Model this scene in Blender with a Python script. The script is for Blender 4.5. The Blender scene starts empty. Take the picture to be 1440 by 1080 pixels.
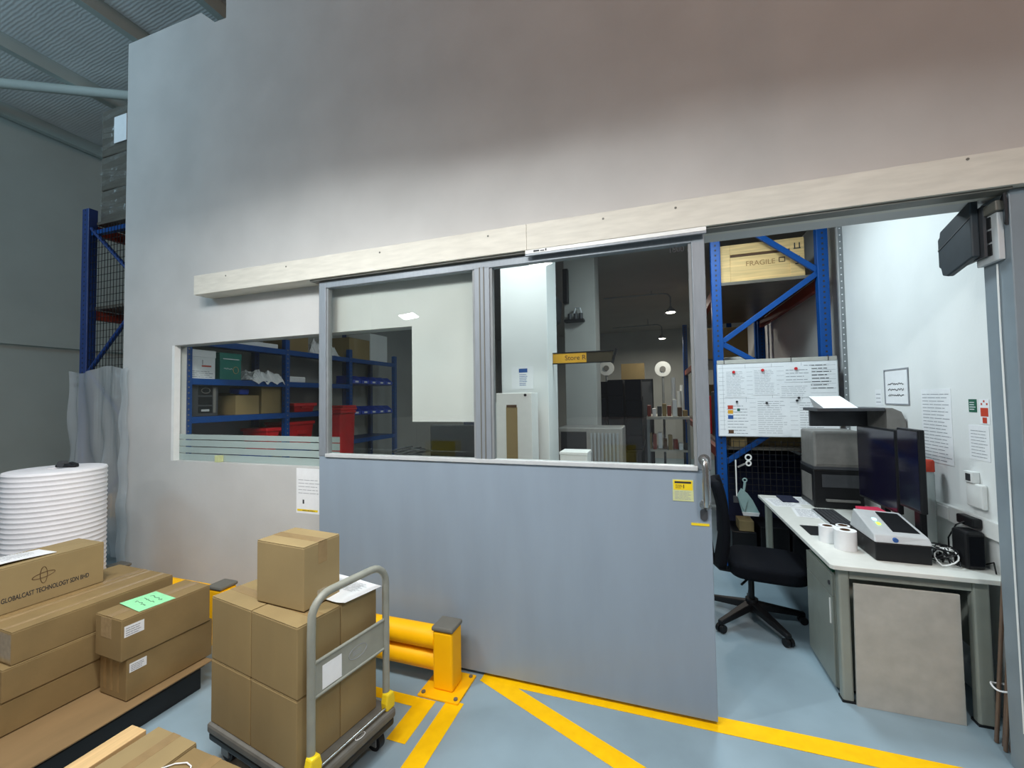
import bpy, bmesh, math, random
from mathutils import Vector, Matrix, Euler
random.seed(7)
S = bpy.context.scene
COL = S.collection
PI = math.pi

# ------------------------------------------------------------------ camera, sky, lamps, exposure
f_px, yaw, pitch, roll = 591.19, -0.33002864, 3.53755927e-02, -1.53987870e-02
fwd = Vector((math.sin(yaw)*math.cos(pitch), math.cos(yaw)*math.cos(pitch), math.sin(pitch)))
rgt = Vector((math.cos(yaw), -math.sin(yaw), 0))
up = rgt.cross(fwd)
r2 = rgt*math.cos(roll) + up*math.sin(roll)
u2 = -rgt*math.sin(roll) + up*math.cos(roll)
cam = bpy.data.cameras.new('camera')
cam.sensor_fit = 'HORIZONTAL'; cam.sensor_width = 36; cam.lens = f_px/1440*36
cam.clip_start = .02; cam.clip_end = 200
co = bpy.data.objects.new('camera', cam); COL.objects.link(co)
co.matrix_world = Matrix(((r2.x, u2.x, -fwd.x, 0), (r2.y, u2.y, -fwd.y, 0), (r2.z, u2.z, -fwd.z, 1.65), (0, 0, 0, 1)))
S.camera = co

W = bpy.data.worlds.new('world'); S.world = W; W.use_nodes = True
bgn = W.node_tree.nodes['Background']
wt = W.node_tree; wtc = wt.nodes.new('ShaderNodeTexCoord'); wsx = wt.nodes.new('ShaderNodeSeparateXYZ'); wr = wt.nodes.new('ShaderNodeMapRange'); wm = wt.nodes.new('ShaderNodeMix'); wm.data_type = 'RGBA'
wr.inputs[1].default_value = -.7; wr.inputs[2].default_value = .5
wt.links.new(wtc.outputs['Generated'], wsx.inputs[0]); wt.links.new(wsx.outputs['X'], wr.inputs[0]); wt.links.new(wr.outputs[0], wm.inputs[0])
wm.inputs[6].default_value = (.70, .90, 1.12, 1); wm.inputs[7].default_value = (1, .86, .76, 1)      # ambient tint added: bluish from the left, warm from the right
wt.links.new(wm.outputs[2], bgn.inputs[0]); bgn.inputs[1].default_value = .16
S.view_settings.view_transform = 'Standard'; S.view_settings.look = 'None'
S.view_settings.gamma = 1; S.view_settings.use_curve_mapping = False
S.view_settings.exposure = 0.0

def lamp(name, loc, power, size, color=(1, 1, 1), target=None, sizey=None, spread=PI):
    l = bpy.data.lights.new(name, 'AREA'); l.energy = power; l.color = color; l.spread = spread
    l.shape = 'RECTANGLE'; l.size = size; l.size_y = sizey or size
    o = bpy.data.objects.new(name, l); COL.objects.link(o); o.location = loc
    if target: o.rotation_euler = (Vector(target)-Vector(loc)).to_track_quat('-Z', 'Y').to_euler()
    return o
lamp('hall_tube_light', (-2.3, .72, 3.19), 50, 1.0, (.97, 1, 1), (-2.6, 1.15, 0), .1)
lamp('hall_tube_light', (-.75, .72, 3.19), 43, 1.0, (.97, 1, 1), (-.8, 1.05, 0), .1)
lamp('hall_lamp_light', (-1.25, .05, 3.22), 22, .3, (.98, 1, .99), (-1.8, .85, 0), .12)
lamp('hall_lamp_light', (-4.2, -1.78, 3.17), 14, .4, (.96, 1, 1), (-4.6, -.6, 0), .16)
lamp('hall_lamp_light', (1.1, .5, 3.17), 34, .5, (.98, 1, 1), (.7, .6, 0), .2)
lamp('warm_fill_light', (2.2, -3.2, 6.2), 85, .5, (1, .56, .38), (.6, 2.4, 4.2))  # added warm fill to tint the upper wall, no fitting behind it
lamp('blue_fill_light', (-6.2, -2.6, 5.1), 60, 1.0, (.50, .80, 1), (-5.6, 2.4, 5.4), None, 1.9)  # added blue fill below the roof, tints upper left wall and roof
lamp('office_lamp_light', (.5, 3.6, 3.36), 42, .6, (.80, .94, 1), (.6, 3.6, 0), .3)
lamp('store_lamp_light', (-1.1, 2.92, 3.36), 20, .5, (.9, .97, 1), (-1.1, 3.1, 0), .2)
lamp('store_lamp_light', (-2.6, 4.3, 3.36), 5, .6, (.95, .98, 1), (-2.9, 4.3, 0), .3)

# ------------------------------------------------------------------ materials
def lin(c): return tuple(((v/255)/12.92 if v/255 <= .04045 else ((v/255+.055)/1.055)**2.4) for v in c)
def mat(name, rgb, rough=.6, metal=0, var=.06, scale=8, bump=0, bscale=60, coat=0, stretch=None, spec=.5):
    m = bpy.data.materials.new(name); m.use_nodes = True; nt = m.node_tree; b = nt.nodes['Principled BSDF']
    c = lin(rgb)
    b.inputs['Roughness'].default_value = rough; b.inputs['Metallic'].default_value = metal
    b.inputs['Coat Weight'].default_value = coat; b.inputs['Specular IOR Level'].default_value = spec
    tc = nt.nodes.new('ShaderNodeTexCoord')
    src = tc.outputs['Object']
    if stretch:
        mp = nt.nodes.new('ShaderNodeMapping'); mp.inputs['Scale'].default_value = stretch
        nt.links.new(src, mp.inputs['Vector']); src = mp.outputs[0]
    if var:
        n = nt.nodes.new('ShaderNodeTexNoise'); n.inputs['Scale'].default_value = scale; n.inputs['Detail'].default_value = 5
        nt.links.new(src, n.inputs['Vector'])
        r = nt.nodes.new('ShaderNodeValToRGB')
        r.color_ramp.elements[0].position = .3; r.color_ramp.elements[1].position = .7
        r.color_ramp.elements[0].color = tuple(max(0, v*(1-var*2)) for v in c)+(1,)
        r.color_ramp.elements[1].color = tuple(min(1, v*(1+var)) for v in c)+(1,)
        nt.links.new(n.outputs['Fac'], r.inputs[0]); nt.links.new(r.outputs[0], b.inputs['Base Color'])
    else: b.inputs['Base Color'].default_value = c+(1,)
    if bump:
        n2 = nt.nodes.new('ShaderNodeTexNoise'); n2.inputs['Scale'].default_value = bscale; n2.inputs['Detail'].default_value = 3
        nt.links.new(src, n2.inputs['Vector'])
        bp = nt.nodes.new('ShaderNodeBump'); bp.inputs['Strength'].default_value = bump; bp.inputs['Distance'].default_value = .004
        nt.links.new(n2.outputs['Fac'], bp.inputs['Height']); nt.links.new(bp.outputs[0], b.inputs['Normal'])
    return m
def emit(name, rgb, st):
    m = bpy.data.materials.new(name); m.use_nodes = True; nt = m.node_tree
    b = nt.nodes['Principled BSDF']; b.inputs['Base Color'].default_value = lin(rgb)+(1,)
    b.inputs['Emission Color'].default_value = lin(rgb)+(1,); b.inputs['Emission Strength'].default_value = st
    return m
def glassy(name, tint, extra=0, white=(.8, .84, .86)):
    # thin sheet: fresnel reflection over clear (optionally hazy) transmission
    m = bpy.data.materials.new(name); m.use_nodes = True; nt = m.node_tree; nt.nodes.clear()
    o = nt.nodes.new('ShaderNodeOutputMaterial'); t = nt.nodes.new('ShaderNodeBsdfTransparent'); t.inputs[0].default_value = tint+(1,)
    g = nt.nodes.new('ShaderNodeBsdfGlossy'); g.inputs['Roughness'].default_value = .01 if not extra else .25
    fr = nt.nodes.new('ShaderNodeFresnel'); ge = nt.nodes.new('ShaderNodeNewGeometry'); mi = nt.nodes.new('ShaderNodeMix')
    mi.inputs[2].default_value = 1.45; mi.inputs[3].default_value = 1/1.45      # same reflection from both sides of the sheet
    nt.links.new(ge.outputs['Backfacing'], mi.inputs[0]); nt.links.new(mi.outputs[0], fr.inputs[0])
    mx = nt.nodes.new('ShaderNodeMixShader'); nt.links.new(fr.outputs[0], mx.inputs[0])
    src = t.outputs[0]
    if extra:
        tc = nt.nodes.new('ShaderNodeTexCoord'); nz = nt.nodes.new('ShaderNodeTexNoise'); nz.inputs['Scale'].default_value = 9; nz.inputs['Detail'].default_value = 4; nz.inputs['Distortion'].default_value = 1.5
        bp = nt.nodes.new('ShaderNodeBump'); bp.inputs['Strength'].default_value = .6; bp.inputs['Distance'].default_value = .04
        nt.links.new(tc.outputs['Object'], nz.inputs['Vector']); nt.links.new(nz.outputs['Fac'], bp.inputs['Height']); nt.links.new(bp.outputs[0], g.inputs['Normal'])
        d = nt.nodes.new('ShaderNodeBsdfDiffuse'); d.inputs[0].default_value = white+(1,)
        tl = nt.nodes.new('ShaderNodeBsdfTranslucent'); tl.inputs[0].default_value = white+(1,)
        a = nt.nodes.new('ShaderNodeMixShader'); a.inputs[0].default_value = .4
        nt.links.new(d.outputs[0], a.inputs[1]); nt.links.new(tl.outputs[0], a.inputs[2])
        mm = nt.nodes.new('ShaderNodeMixShader'); mm.inputs[0].default_value = extra
        nt.links.new(t.outputs[0], mm.inputs[1]); nt.links.new(a.outputs[0], mm.inputs[2]); src = mm.outputs[0]
    nt.links.new(src, mx.inputs[1]); nt.links.new(g.outputs[0], mx.inputs[2]); nt.links.new(mx.outputs[0], o.inputs[0])
    return m
M = dict(
 wall=mat('painted_wall', (194, 194, 192), .75, var=.035, scale=2.5, bump=.15, bscale=40),
 wall_in=mat('white_office_wall', (226, 229, 228), .7, var=.02, scale=3, bump=.1),
 wall_store=mat('grey_store_wall', (170, 170, 166), .8, var=.04, scale=2),
 wall_far=mat('hall_side_wall', (188, 200, 196), .8, var=.04, scale=1.2, bump=.2, bscale=25),
 beam=mat('painted_board', (206, 203, 192), .6, var=.05, scale=7, stretch=(1, 1, 6)),
 ceil=mat('store_ceiling', (150, 146, 140), .85, var=.03, scale=2),
 floor=mat('grey_epoxy', (140, 162, 174), .45, var=.07, scale=2.6, bump=.06, bscale=20),
 yellow=mat('yellow_floor_paint', (255, 198, 0), .6, var=.04, scale=18, spec=.2),
 barrier=mat('yellow_polymer', (255, 188, 0), .5, var=.04, scale=6, spec=.3),
 capgrey=mat('grey_cap', (104, 103, 96), .5, var=.05),
 door=mat('grey_door_paint', (138, 152, 166), .36, var=.025, scale=3, stretch=(3, 3, .6)),
 frame=mat('aluminium_frame', (132, 139, 146), .42, metal=.15, var=.04, scale=10, stretch=(8, 8, 1)),
 steel=mat('brushed_steel', (190, 190, 188), .25, metal=1, var=.03, scale=20),
 greysteel=mat('grey_painted_steel', (128, 132, 134), .45, var=.06, scale=8),
 jamb=mat('jamb_steel', (126, 138, 146), .45, var=.06, scale=5),
 bluesteel=mat('blue_rack_paint', (0, 68, 138), .5, var=.06, scale=9, spec=.3),
 bluedark=mat('dark_shaded_rack_blue', (20, 52, 112), .45, var=.08, scale=9),  # darker rack blue, carries the far left rack's shade in its colour
 redbeam=mat('red_brown_beam', (130, 48, 34), .5, var=.08, scale=9),
 card=mat('cardboard', (142, 122, 82), .8, var=.06, scale=5, bump=.12, bscale=90, stretch=(1, 1, .35)),
 card2=mat('brown_cardboard', (136, 114, 74), .8, var=.07, scale=6, bump=.12, bscale=90, stretch=(.3, 1, 1)),
 cardpale=mat('pale_cardboard', (150, 130, 90), .8, var=.05, scale=5),
 sheet=mat('kraft_board', (134, 108, 72), .75, var=.09, scale=4, stretch=(2, .6, 1)),
 tape=mat('brown_tape', (146, 122, 84), .22, var=.05, scale=30),
 tapeclear=mat('clear_tape', (160, 138, 104), .15, var=.08, scale=40),
 tapewhite=mat('clear_tape_sheen', (176, 162, 134), .12, var=.2, scale=60, bump=.5, bscale=80), paper=mat('white_paper', (232, 234, 236), .7, var=.015, scale=30),
 ink=mat('black_ink', (40, 40, 44), .7, var=0), inkgrey=mat('grey_ink', (146, 150, 156), .7, var=0),
 inkblue=mat('blue_ink', (40, 84, 150), .7, var=0), inkred=mat('red_ink', (190, 60, 36), .7, var=0),
 stencil=mat('stencil_brown', (150, 112, 66), .7, var=0), inkbrown=mat('brown_ink', (84, 58, 34), .7, var=0),
 palegreen=mat('pale_olive_card', (196, 202, 150), .6, var=.05, scale=30), green=mat('green_paper', (150, 226, 170), .7, var=.03, scale=20),
 foam=mat('white_foam', (232, 232, 236), .75, var=.02, scale=10, bump=.25, bscale=50),
 blackplas=mat('black_plastic', (20, 21, 24), .45, var=.08, scale=20, spec=.35),
 blackmat=mat('black_fabric', (11, 14, 21), .9, spec=.15, var=.1, scale=60, bump=.3, bscale=300),
 slate=mat('slate_plastic', (48, 56, 62), .5, var=.05, scale=20, spec=.3), darkgrey=mat('dark_grey_plastic', (62, 64, 68), .5, var=.06, scale=20),
 midgrey=mat('mid_grey_plastic', (120, 118, 114), .5, var=.06, scale=20),
 silver=mat('silver_plastic', (186, 190, 192), .4, var=.03, scale=20),
 whiteplas=mat('white_plastic', (226, 228, 226), .45, var=.02, scale=20),
 desktop=mat('pale_desk_laminate', (220, 222, 216), .4, var=.02, scale=20),
 deskleg=mat('grey_green_steel', (140, 146, 138), .45, var=.04, scale=8),
 panel=mat('grey_board', (178, 176, 168), .7, var=.06, scale=12),
 pine=mat('pine_wood', (226, 192, 132), .6, var=.12, scale=5, stretch=(.6, 4, 9)),
 slat=mat('raw_timber', (214, 180, 128), .65, var=.12, scale=5, stretch=(8, .6, 8)),
 red=mat('red_plastic', (206, 34, 40), .4, var=.05, scale=10),
 bin=mat('blue_bin_plastic', (30, 70, 190), .4, var=.05, scale=10),
 teal=mat('green_box_card', (18, 116, 104), .6, var=.05, scale=10),
 pan=mat('grey_green_plastic', (130, 158, 158), .45, var=.04, scale=20),
 screen=mat('dark_screen', (20, 18, 38), .12, var=0), navy=mat('navy_cloth', (18, 26, 54), .9, var=.1, scale=40),
 pink=mat('pink_red_card', (206, 52, 84), .5, var=.03), copper=mat('copper_pipe', (122, 102, 88), .45, metal=.3, var=.08, scale=20),
 roofm=mat('roof_sheet', (228, 232, 232), .6, var=.06, scale=2), gold=mat('sign_yellow', (226, 168, 40), .5, var=.03),
 signshade=mat('sign_shade_olive', (56, 46, 22), .6, var=.04), stickgreen=mat('green_sticker', (20, 92, 70), .5, var=0),
 wrap=mat('stretch_wrapped_card', (92, 88, 80), .35, var=.12, scale=5, stretch=(1, 1, 8)),
 dirty=mat('pallet_plastic', (16, 17, 19), .5, var=.1, scale=12), deck=mat('grey_deck', (98, 96, 90), .55, var=.12, scale=14),
 trolley=mat('trolley_paint', (142, 144, 134), .42, var=.06, scale=14), yelplas=mat('yellow_plastic', (236, 206, 30), .45, var=.05),
 lampglow=emit('lamp_glow', (255, 244, 226), 14), lampwhite=emit('panel_glow', (240, 248, 255), 9), led=emit('red_led', (255, 60, 40), 8),
 glass=glassy('window_glass', (.965, .985, .972)), film=glassy('frosted_film', (.8, .9, .88), .72, (.62, .72, .70)),
 wrapfilm=glassy('stretch_film', (.93, .93, .92), .10, (.6, .58, .54)), poly=glassy('clear_polythene', (.90, .92, .94), .46, (.78, .82, .84)), clear=glassy('clear_plastic', (.85, .9, .88), .3),
)
# roof sheet: fine ribs
def roof_ribs():
    nt = M['roofm'].node_tree; b = nt.nodes['Principled BSDF']
    tc = nt.nodes.new('ShaderNodeTexCoord'); w = nt.nodes.new('ShaderNodeTexWave')
    w.bands_direction = 'Y'; w.inputs['Scale'].default_value = 9; w.inputs['Distortion'].default_value = 3
    nt.links.new(tc.outputs['Object'], w.inputs['Vector'])
    bp = nt.nodes.new('ShaderNodeBump'); bp.inputs['Strength'].default_value = .16; bp.inputs['Distance'].default_value = .01
    nt.links.new(w.outputs['Fac'], bp.inputs['Height']); nt.links.new(bp.outputs[0], b.inputs['Normal'])
roof_ribs()

# ------------------------------------------------------------------ mesh helpers
class MB:
    def __init__(self): self.b = bmesh.new()
    def hexa(self, P):
        v = [self.b.verts.new(p) for p in P]
        for q in ((0, 3, 2, 1), (4, 5, 6, 7), (0, 1, 5, 4), (1, 2, 6, 5), (2, 3, 7, 6), (3, 0, 4, 7)): self.b.faces.new([v[i] for i in q])
        return self
    def box(self, x0, x1, y0, y1, z0, z1):
        return self.hexa([(x0, y0, z0), (x1, y0, z0), (x1, y1, z0), (x0, y1, z0), (x0, y0, z1), (x1, y0, z1), (x1, y1, z1), (x0, y1, z1)])
    def obox(self, c, s, rot=(0, 0, 0)):
        R = Euler(rot).to_matrix(); c = Vector(c); h = Vector(s)/2
        return self.hexa([c + R @ Vector((a*h.x, b*h.y, d*h.z)) for a, b, d in ((-1, -1, -1), (1, -1, -1), (1, 1, -1), (-1, 1, -1), (-1, -1, 1), (1, -1, 1), (1, 1, 1), (-1, 1, 1))])
    def cyl(self, p0, p1, r, n=16, r1=None):
        p0, p1 = Vector(p0), Vector(p1); r1 = r if r1 is None else r1
        d = (p1-p0).normalized(); a = d.orthogonal().normalized(); c = d.cross(a)
        A, B = [], []
        for i in range(n):
            t = 2*PI*i/n; o = a*math.cos(t)+c*math.sin(t)
            A.append(self.b.verts.new(p0+o*r)); B.append(self.b.verts.new(p1+o*r1))
        for i in range(n): self.b.faces.new((A[i], A[(i+1) % n], B[(i+1) % n], B[i]))
        self.b.faces.new(A[::-1]); self.b.faces.new(B); return self
    def tube(self, pts, r, n=8, closed=False):
        pts = [Vector(p) for p in pts]; rings = []; a = None; N = len(pts)
        for i, p in enumerate(pts):
            if closed: d = (pts[(i+1) % N]-pts[i-1]).normalized()
            else: d = (pts[min(i+1, N-1)]-pts[max(i-1, 0)]).normalized()
            a = d.orthogonal() if a is None else a - d*a.dot(d)
            if a.length < 1e-6: a = d.orthogonal()
            a = a.normalized(); c = d.cross(a)
            rings.append([self.b.verts.new(p+(a*math.cos(2*PI*k/n)+c*math.sin(2*PI*k/n))*r) for k in range(n)])
        for i in range(N if closed else N-1):
            A, B = rings[i], rings[(i+1) % N]
            for k in range(n): self.b.faces.new((A[k], A[(k+1) % n], B[(k+1) % n], B[k]))
        if not closed: self.b.faces.new(rings[0][::-1]); self.b.faces.new(rings[-1])
        return self
    def prism(self, poly, axis, a, b):
        def mk(p, t): return {'x': (t, p[0], p[1]), 'y': (p[0], t, p[1]), 'z': (p[0], p[1], t)}[axis]
        A = [self.b.verts.new(mk(p, a)) for p in poly]; B = [self.b.verts.new(mk(p, b)) for p in poly]; n = len(poly)
        for i in range(n): self.b.faces.new((A[i], A[(i+1) % n], B[(i+1) % n], B[i]))
        self.b.faces.new(A[::-1]); self.b.faces.new(B); return self
    def lathe(self, prof, c=(0, 0, 0), n=32):
        rings = []
        for r, z in prof:
            rings.append([self.b.verts.new((c[0]+r*math.cos(2*PI*k/n), c[1]+r*math.sin(2*PI*k/n), c[2]+z)) for k in range(n)])
        for A, B in zip(rings, rings[1:]):
            for k in range(n): self.b.faces.new((A[k], A[(k+1) % n], B[(k+1) % n], B[k]))
        self.b.faces.new(rings[0][::-1]); self.b.faces.new(rings[-1]); return self
    def grid(self, fn, nu, nv):
        V = [[self.b.verts.new(fn(i/nu, j/nv)) for j in range(nv+1)] for i in range(nu+1)]
        for i in range(nu):
            for j in range(nv): self.b.faces.new((V[i][j], V[i+1][j], V[i+1][j+1], V[i][j+1]))
        return self
    def quad(self, *p): self.b.faces.new([self.b.verts.new(q) for q in p]); return self
    def build(self, name, m, parent=None, bevel=0, smooth=False, loc=None, rz=0, seg=2, solid=0):
        bmesh.ops.recalc_face_normals(self.b, faces=self.b.faces[:])
        me = bpy.data.meshes.new(name); self.b.to_mesh(me); self.b.free()
        me.materials.append(M[m] if isinstance(m, str) else m)
        if smooth:
            for p in me.polygons: p.use_smooth = True
        o = bpy.data.objects.new(name, me); COL.objects.link(o)
        if parent: o.parent = parent
        if loc: o.location = loc
        o.rotation_euler.z = rz
        if bevel:
            md = o.modifiers.new('bevel', 'BEVEL'); md.width = bevel; md.segments = seg; md.limit_method = 'ANGLE'; md.angle_limit = .6
        if smooth:
            md = o.modifiers.new('split', 'EDGE_SPLIT'); md.split_angle = .7
        if solid:
            md = o.modifiers.new('solid', 'SOLIDIFY'); md.thickness = solid; md.offset = 0
        return o
def tag(o, label, cat, group=None):
    o['label'] = label; o['category'] = cat
    if group: o['group'] = group
    return o
def thing(name, label, cat, loc=(0, 0, 0), rz=0, group=None):
    o = bpy.data.objects.new(name, None); COL.objects.link(o); o.location = loc; o.rotation_euler.z = rz
    o.empty_display_size = .05
    return tag(o, label, cat, group)
def struct(o): o['kind'] = 'structure'; return o
def root(name, loc=(0, 0, 0)):
    o = bpy.data.objects.new(name, None); COL.objects.link(o); o.location = loc; o['kind'] = 'structure'; return o
AX = {'-y': ((1, 0, 0), (0, 0, 1)), '+x': ((0, 1, 0), (0, 0, 1)), '-x': ((0, -1, 0), (0, 0, 1)), 'top': ((1, 0, 0), (0, 1, 0))}
def text(body, loc, face, size, m, parent=None, name='lettering', align='CENTER', xs=1, width=None, bold=0):
    c = bpy.data.curves.new('t', 'FONT'); c.body = body; c.size = size; c.align_x = align; c.align_y = 'CENTER'; c.extrude = .0004; c.offset = bold
    t = bpy.data.objects.new('t', c); COL.objects.link(t)
    dg = bpy.context.evaluated_depsgraph_get(); me = bpy.data.meshes.new_from_object(t.evaluated_get(dg))
    bpy.data.objects.remove(t)
    if width: xs = width/max(1e-6, max(v.co.x for v in me.vertices)-min(v.co.x for v in me.vertices))
    x, y = (Vector(v) for v in AX[face]); z = x.cross(y); loc = Vector(loc)
    for v in me.vertices: v.co = loc + x*v.co.x*xs + y*v.co.y + z*v.co.z
    me.materials.clear(); me.materials.append(M[m])
    o = bpy.data.objects.new(name, me); COL.objects.link(o)
    if parent: o.parent = parent
    return o
def flat(mb, face, at, u0, u1, v0, v1, th=.001):
    # thin raised patch on a face, u along reading direction, v up
    x, y = (Vector(v) for v in AX[face]); z = x.cross(y); a = Vector(at)
    P = [a+x*u+y*v for u, v in ((u0, v0), (u1, v0), (u1, v1), (u0, v1))]
    return mb.hexa(P+[p+z*th for p in P])
def lines(face, at, w, h, rows, m, parent, name='printed_lines', seed=1, th=.0006, fill=.55, words=True):
    rnd = random.Random(seed); mb = MB(); step = h/rows
    for i in range(rows):
        v = h - step*(i+.75); u = 0
        end = w*(rnd.uniform(.75, 1))
        while u < end:
            l = rnd.uniform(.12, .3)*w if words else w
            flat(mb, face, at, u, min(u+l, end), v, v+step*fill*.6, th); u += l + w*.03
    return mb.build(name, m, parent)

# ------------------------------------------------------------------ the setting
floor = struct(MB().box(-9.1, 4.2, -7, 12.1, -.1, 0).build('floor', 'floor'))
fm = MB().box(-1.02, 1.62, 2.325, 2.435, .0006, .0022).build('floor_marking', 'yellow', floor); fm['label'] = 'yellow line under the sliding door'
dv = Vector((.85, -.38, 0)).normalized(); nv = Vector((.38, .85, 0)).normalized()
p0 = Vector((-1.02, 2.335, 0)); P = []
for t in (0, 1.75):
    for s in (-.012, .085): P.append(p0+dv*t+nv*s)
mb = MB(); q = [P[0], P[2], P[3], P[1]]
mb.hexa([(v.x, v.y, .0006) for v in q]+[(v.x, v.y, .002) for v in q])
mb.build('floor_marking', 'yellow', floor)['label'] = 'diagonal yellow line on the floor'
MB().box(-1.13, -1.03, .9, 2.12, .0006, .002).build('floor_marking', 'yellow', floor)['label'] = 'yellow line running up to barrier foot'
MB().box(-1.29, -1.185, 1.79, 2.09, .0006, .002).box(-1.6, -1.29, 2.02, 2.09, .0006, .002).build('floor_marking', 'yellow', floor)['label'] = 'short yellow corner mark beside barrier foot'

WY0, WY1 = 2.463, 2.583
mb = MB()
mb.box(-4.58, -3.93, WY0, WY1, 0, 2.153)
mb.box(-3.93, -1.02, WY0, WY1, 0, 1.17)
mb.box(-1.555, -1.02, WY0, WY1, 1.507, 2.515)
mb.box(-1.077, -1.02, WY0, WY1, 1.17, 1.507)
mb.box(-4.58, -1.555, WY0, WY1, 2.153, 2.515)
mb.box(1.755, 4.2, WY0, WY1, 0, 2.515)
mb.prism([(-4.58, 2.515), (4.2, 2.515), (4.2, 6.7), (-3.323, 6.7), (-3.323, 4.874), (-3.456, 4.879), (-3.62, 5.013), (-4.58, 5.02)], 'y', WY0, WY1)
struct(mb.build('wall_front', 'wall'))
struct(MB().box(-9.1, -9, -7, 12, 0, 6.15).build('wall_left', 'wall_far'))
tr = struct(MB().box(-9, -8.93, -7, 12, 2.57, 2.64).build('trim_1', 'wall_far'))
struct(MB().box(-4.62, -4.56, WY1, 12, 0, 3.5).build('wall_inner_left', 'wall_store'))
struct(MB().box(-4.62, 1.7, 12, 12.1, 0, 3.5).build('wall_back', 'wall_store'))
struct(MB().box(1.62, 1.70, 2.52, 12, 0, 3.5).build('wall_right', 'wall_in'))
struct(MB().box(-4.62, 1.70, WY1, 12, 3.45, 3.52).build('ceiling', 'ceil'))
# hall roof: sloped sheet with purlins and a diagonal brace
rz = lambda x: 6.05+.1*(x+9)
rf = MB(); rf.hexa([(-9.1, -7, rz(-9.1)), (4.2, -7, rz(4.2)), (4.2, 12, rz(4.2)), (-9.1, 12, rz(-9.1)), (-9.1, -7, rz(-9.1)+.05), (4.2, -7, rz(4.2)+.05), (4.2, 12, rz(4.2)+.05), (-9.1, 12, rz(-9.1)+.05)])
rf = struct(rf.build('ceiling_hall', 'roofm'))
for x in (-8.9, -7.46, -6.02, -4.86, -3.4, -2, -.6):
    MB().box(x-.05, x+.05, -7, 12, rz(x)-.17, rz(x)+.005).build('purlin', 'wall_far', rf, bevel=.004)
a, b = Vector((-8.6, 2.55, rz(-8.6)-.23)), Vector((-5.8, 4.6, rz(-5.8)-.23))
MB().cyl(a, b, .06, 12).build('brace', 'wall_far', rf, smooth=True)

# header box over the sliding door
hd = root('trim_2')
MB().box(-3.45, -.6905, 2.313, WY0, 2.512, 2.665).build('header_board', 'beam', hd, bevel=.002)
MB().box(-.6895, 4.2, 2.313, WY0, 2.512, 2.665).build('header_board', 'beam', hd, bevel=.002)
for x in (-3.1, -2.5, -1.7, -.93, -.25, .12, 1.29, 2.0):
    MB().cyl((x, 2.3125, 2.628 if x < .5 else 2.648), (x, 2.311, 2.628 if x < .5 else 2.648), .006, 10).build('screw', 'capgrey', hd)
# right jamb
jb = root('trim_3')
MB().box(1.44, 1.755, 2.355, 2.52, 0, 2.51).build('jamb_post', 'jamb', jb, bevel=.004)
MB().box(1.545, 1.549, 2.351, 2.356, 0, 2.51).build('seam', 'capgrey', jb)

# ------------------------------------------------------------------ fixed window with frosted stripes
w = root('window_1')
MB().box(-3.928, -1.557, 2.515, 2.521, 1.172, 2.151).box(-1.557, -1.079, 2.515, 2.521, 1.172, 1.505).build('glass_pane', 'glass', w)
mb = MB()
for z0, z1 in ((1.172, 1.226), (1.234, 1.283), (1.291, 1.342), (1.349, 1.39)):
    mb.box(-3.926, -2.2, 2.511, 2.5135, z0, z1)
mb.build('frosted_film', 'film', w)['label'] = 'frosted film with clear stripes'
MB().box(-3.955, -3.905, 2.50, 2.53, 1.168, 1.205).build('glass_clip', 'steel', w, bevel=.003)
for x in (-3.42,):
    MB().box(x, x+.05, 2.47, 2.51, 1.171, 1.225).build('glass_clip', 'palegreen', w, bevel=.003)
MB().box(-3.93, -3.9, 2.463, 2.512, 1.17, 2.153).build('window_reveal', 'whiteplas', w)

# ------------------------------------------------------------------ sliding door
DX0, DX1, DY0, DY1 = -2.247, .250, 2.363, 2.408
d = root('door_1')
MB().box(DX0, DX1, DY0, DY1, .022, 1.272).build('door_panel', 'door', d, bevel=.003)
MB().box(DX0, -2.187, DY0-.004, DY1, 1.272, 2.50).build('stile', 'frame', d, bevel=.003)
MB().box(.193, DX1+.006, DY0-.004, DY1, 1.272, 2.50).build('stile', 'frame', d, bevel=.003)
MB().box(-1.045, -.945, DY0-.004, DY1, 1.272, 2.46).build('mullion', 'frame', d, bevel=.003)
MB().box(-1.012, -1.006, DY0-.008, DY0-.003, 1.29, 2.46).box(-.984, -.978, DY0-.008, DY0-.003, 1.29, 2.46).build('mullion_groove', 'capgrey', d)
MB().box(-2.187, .193, DY0-.004, DY1, 2.452, 2.50).build('top_rail', 'frame', d, bevel=.003)
MB().box(-2.187, .193, DY0-.012, DY1, 1.266, 1.290).build('glazing_sill', 'silver', d, bevel=.003)
for x0, x1 in ((-2.187, -2.172), (-1.06, -1.045), (-.945, -.930), (.178, .193)):
    MB().box(x0, x1, DY0+.004, DY1-.004, 1.29, 2.452).build('glazing_bead', 'greysteel', d)
for x0, x1 in ((-2.187, -1.045), (-.945, .193)):
    MB().box(x0, x1, DY0+.018, DY0+.024, 1.285, 2.455).build('glass_pane', 'glass', d)
ml = MB(); N = 14
pts = [(.222, DY0+.002, 1.335), (.222, DY0-.035, 1.335)]
ml.tube([(.222, DY0, 1.325), (.222, DY0-.03, 1.325), (.222, DY0-.05, 1.315), (.222, DY0-.056, 1.295), (.222, DY0-.056, 1.125), (.222, DY0-.05, 1.105), (.222, DY0-.03, 1.095), (.222, DY0, 1.095)], .016, 14)
ml.build('pull_handle', 'steel', d, smooth=True)['label'] = 'chrome pull handle'
for z in (1.325, 1.095):
    MB().cyl((.222, DY0-.006, z), (.222, DY0+.001, z), .028, 20).build('handle_rose', 'steel', d, smooth=True)
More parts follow.
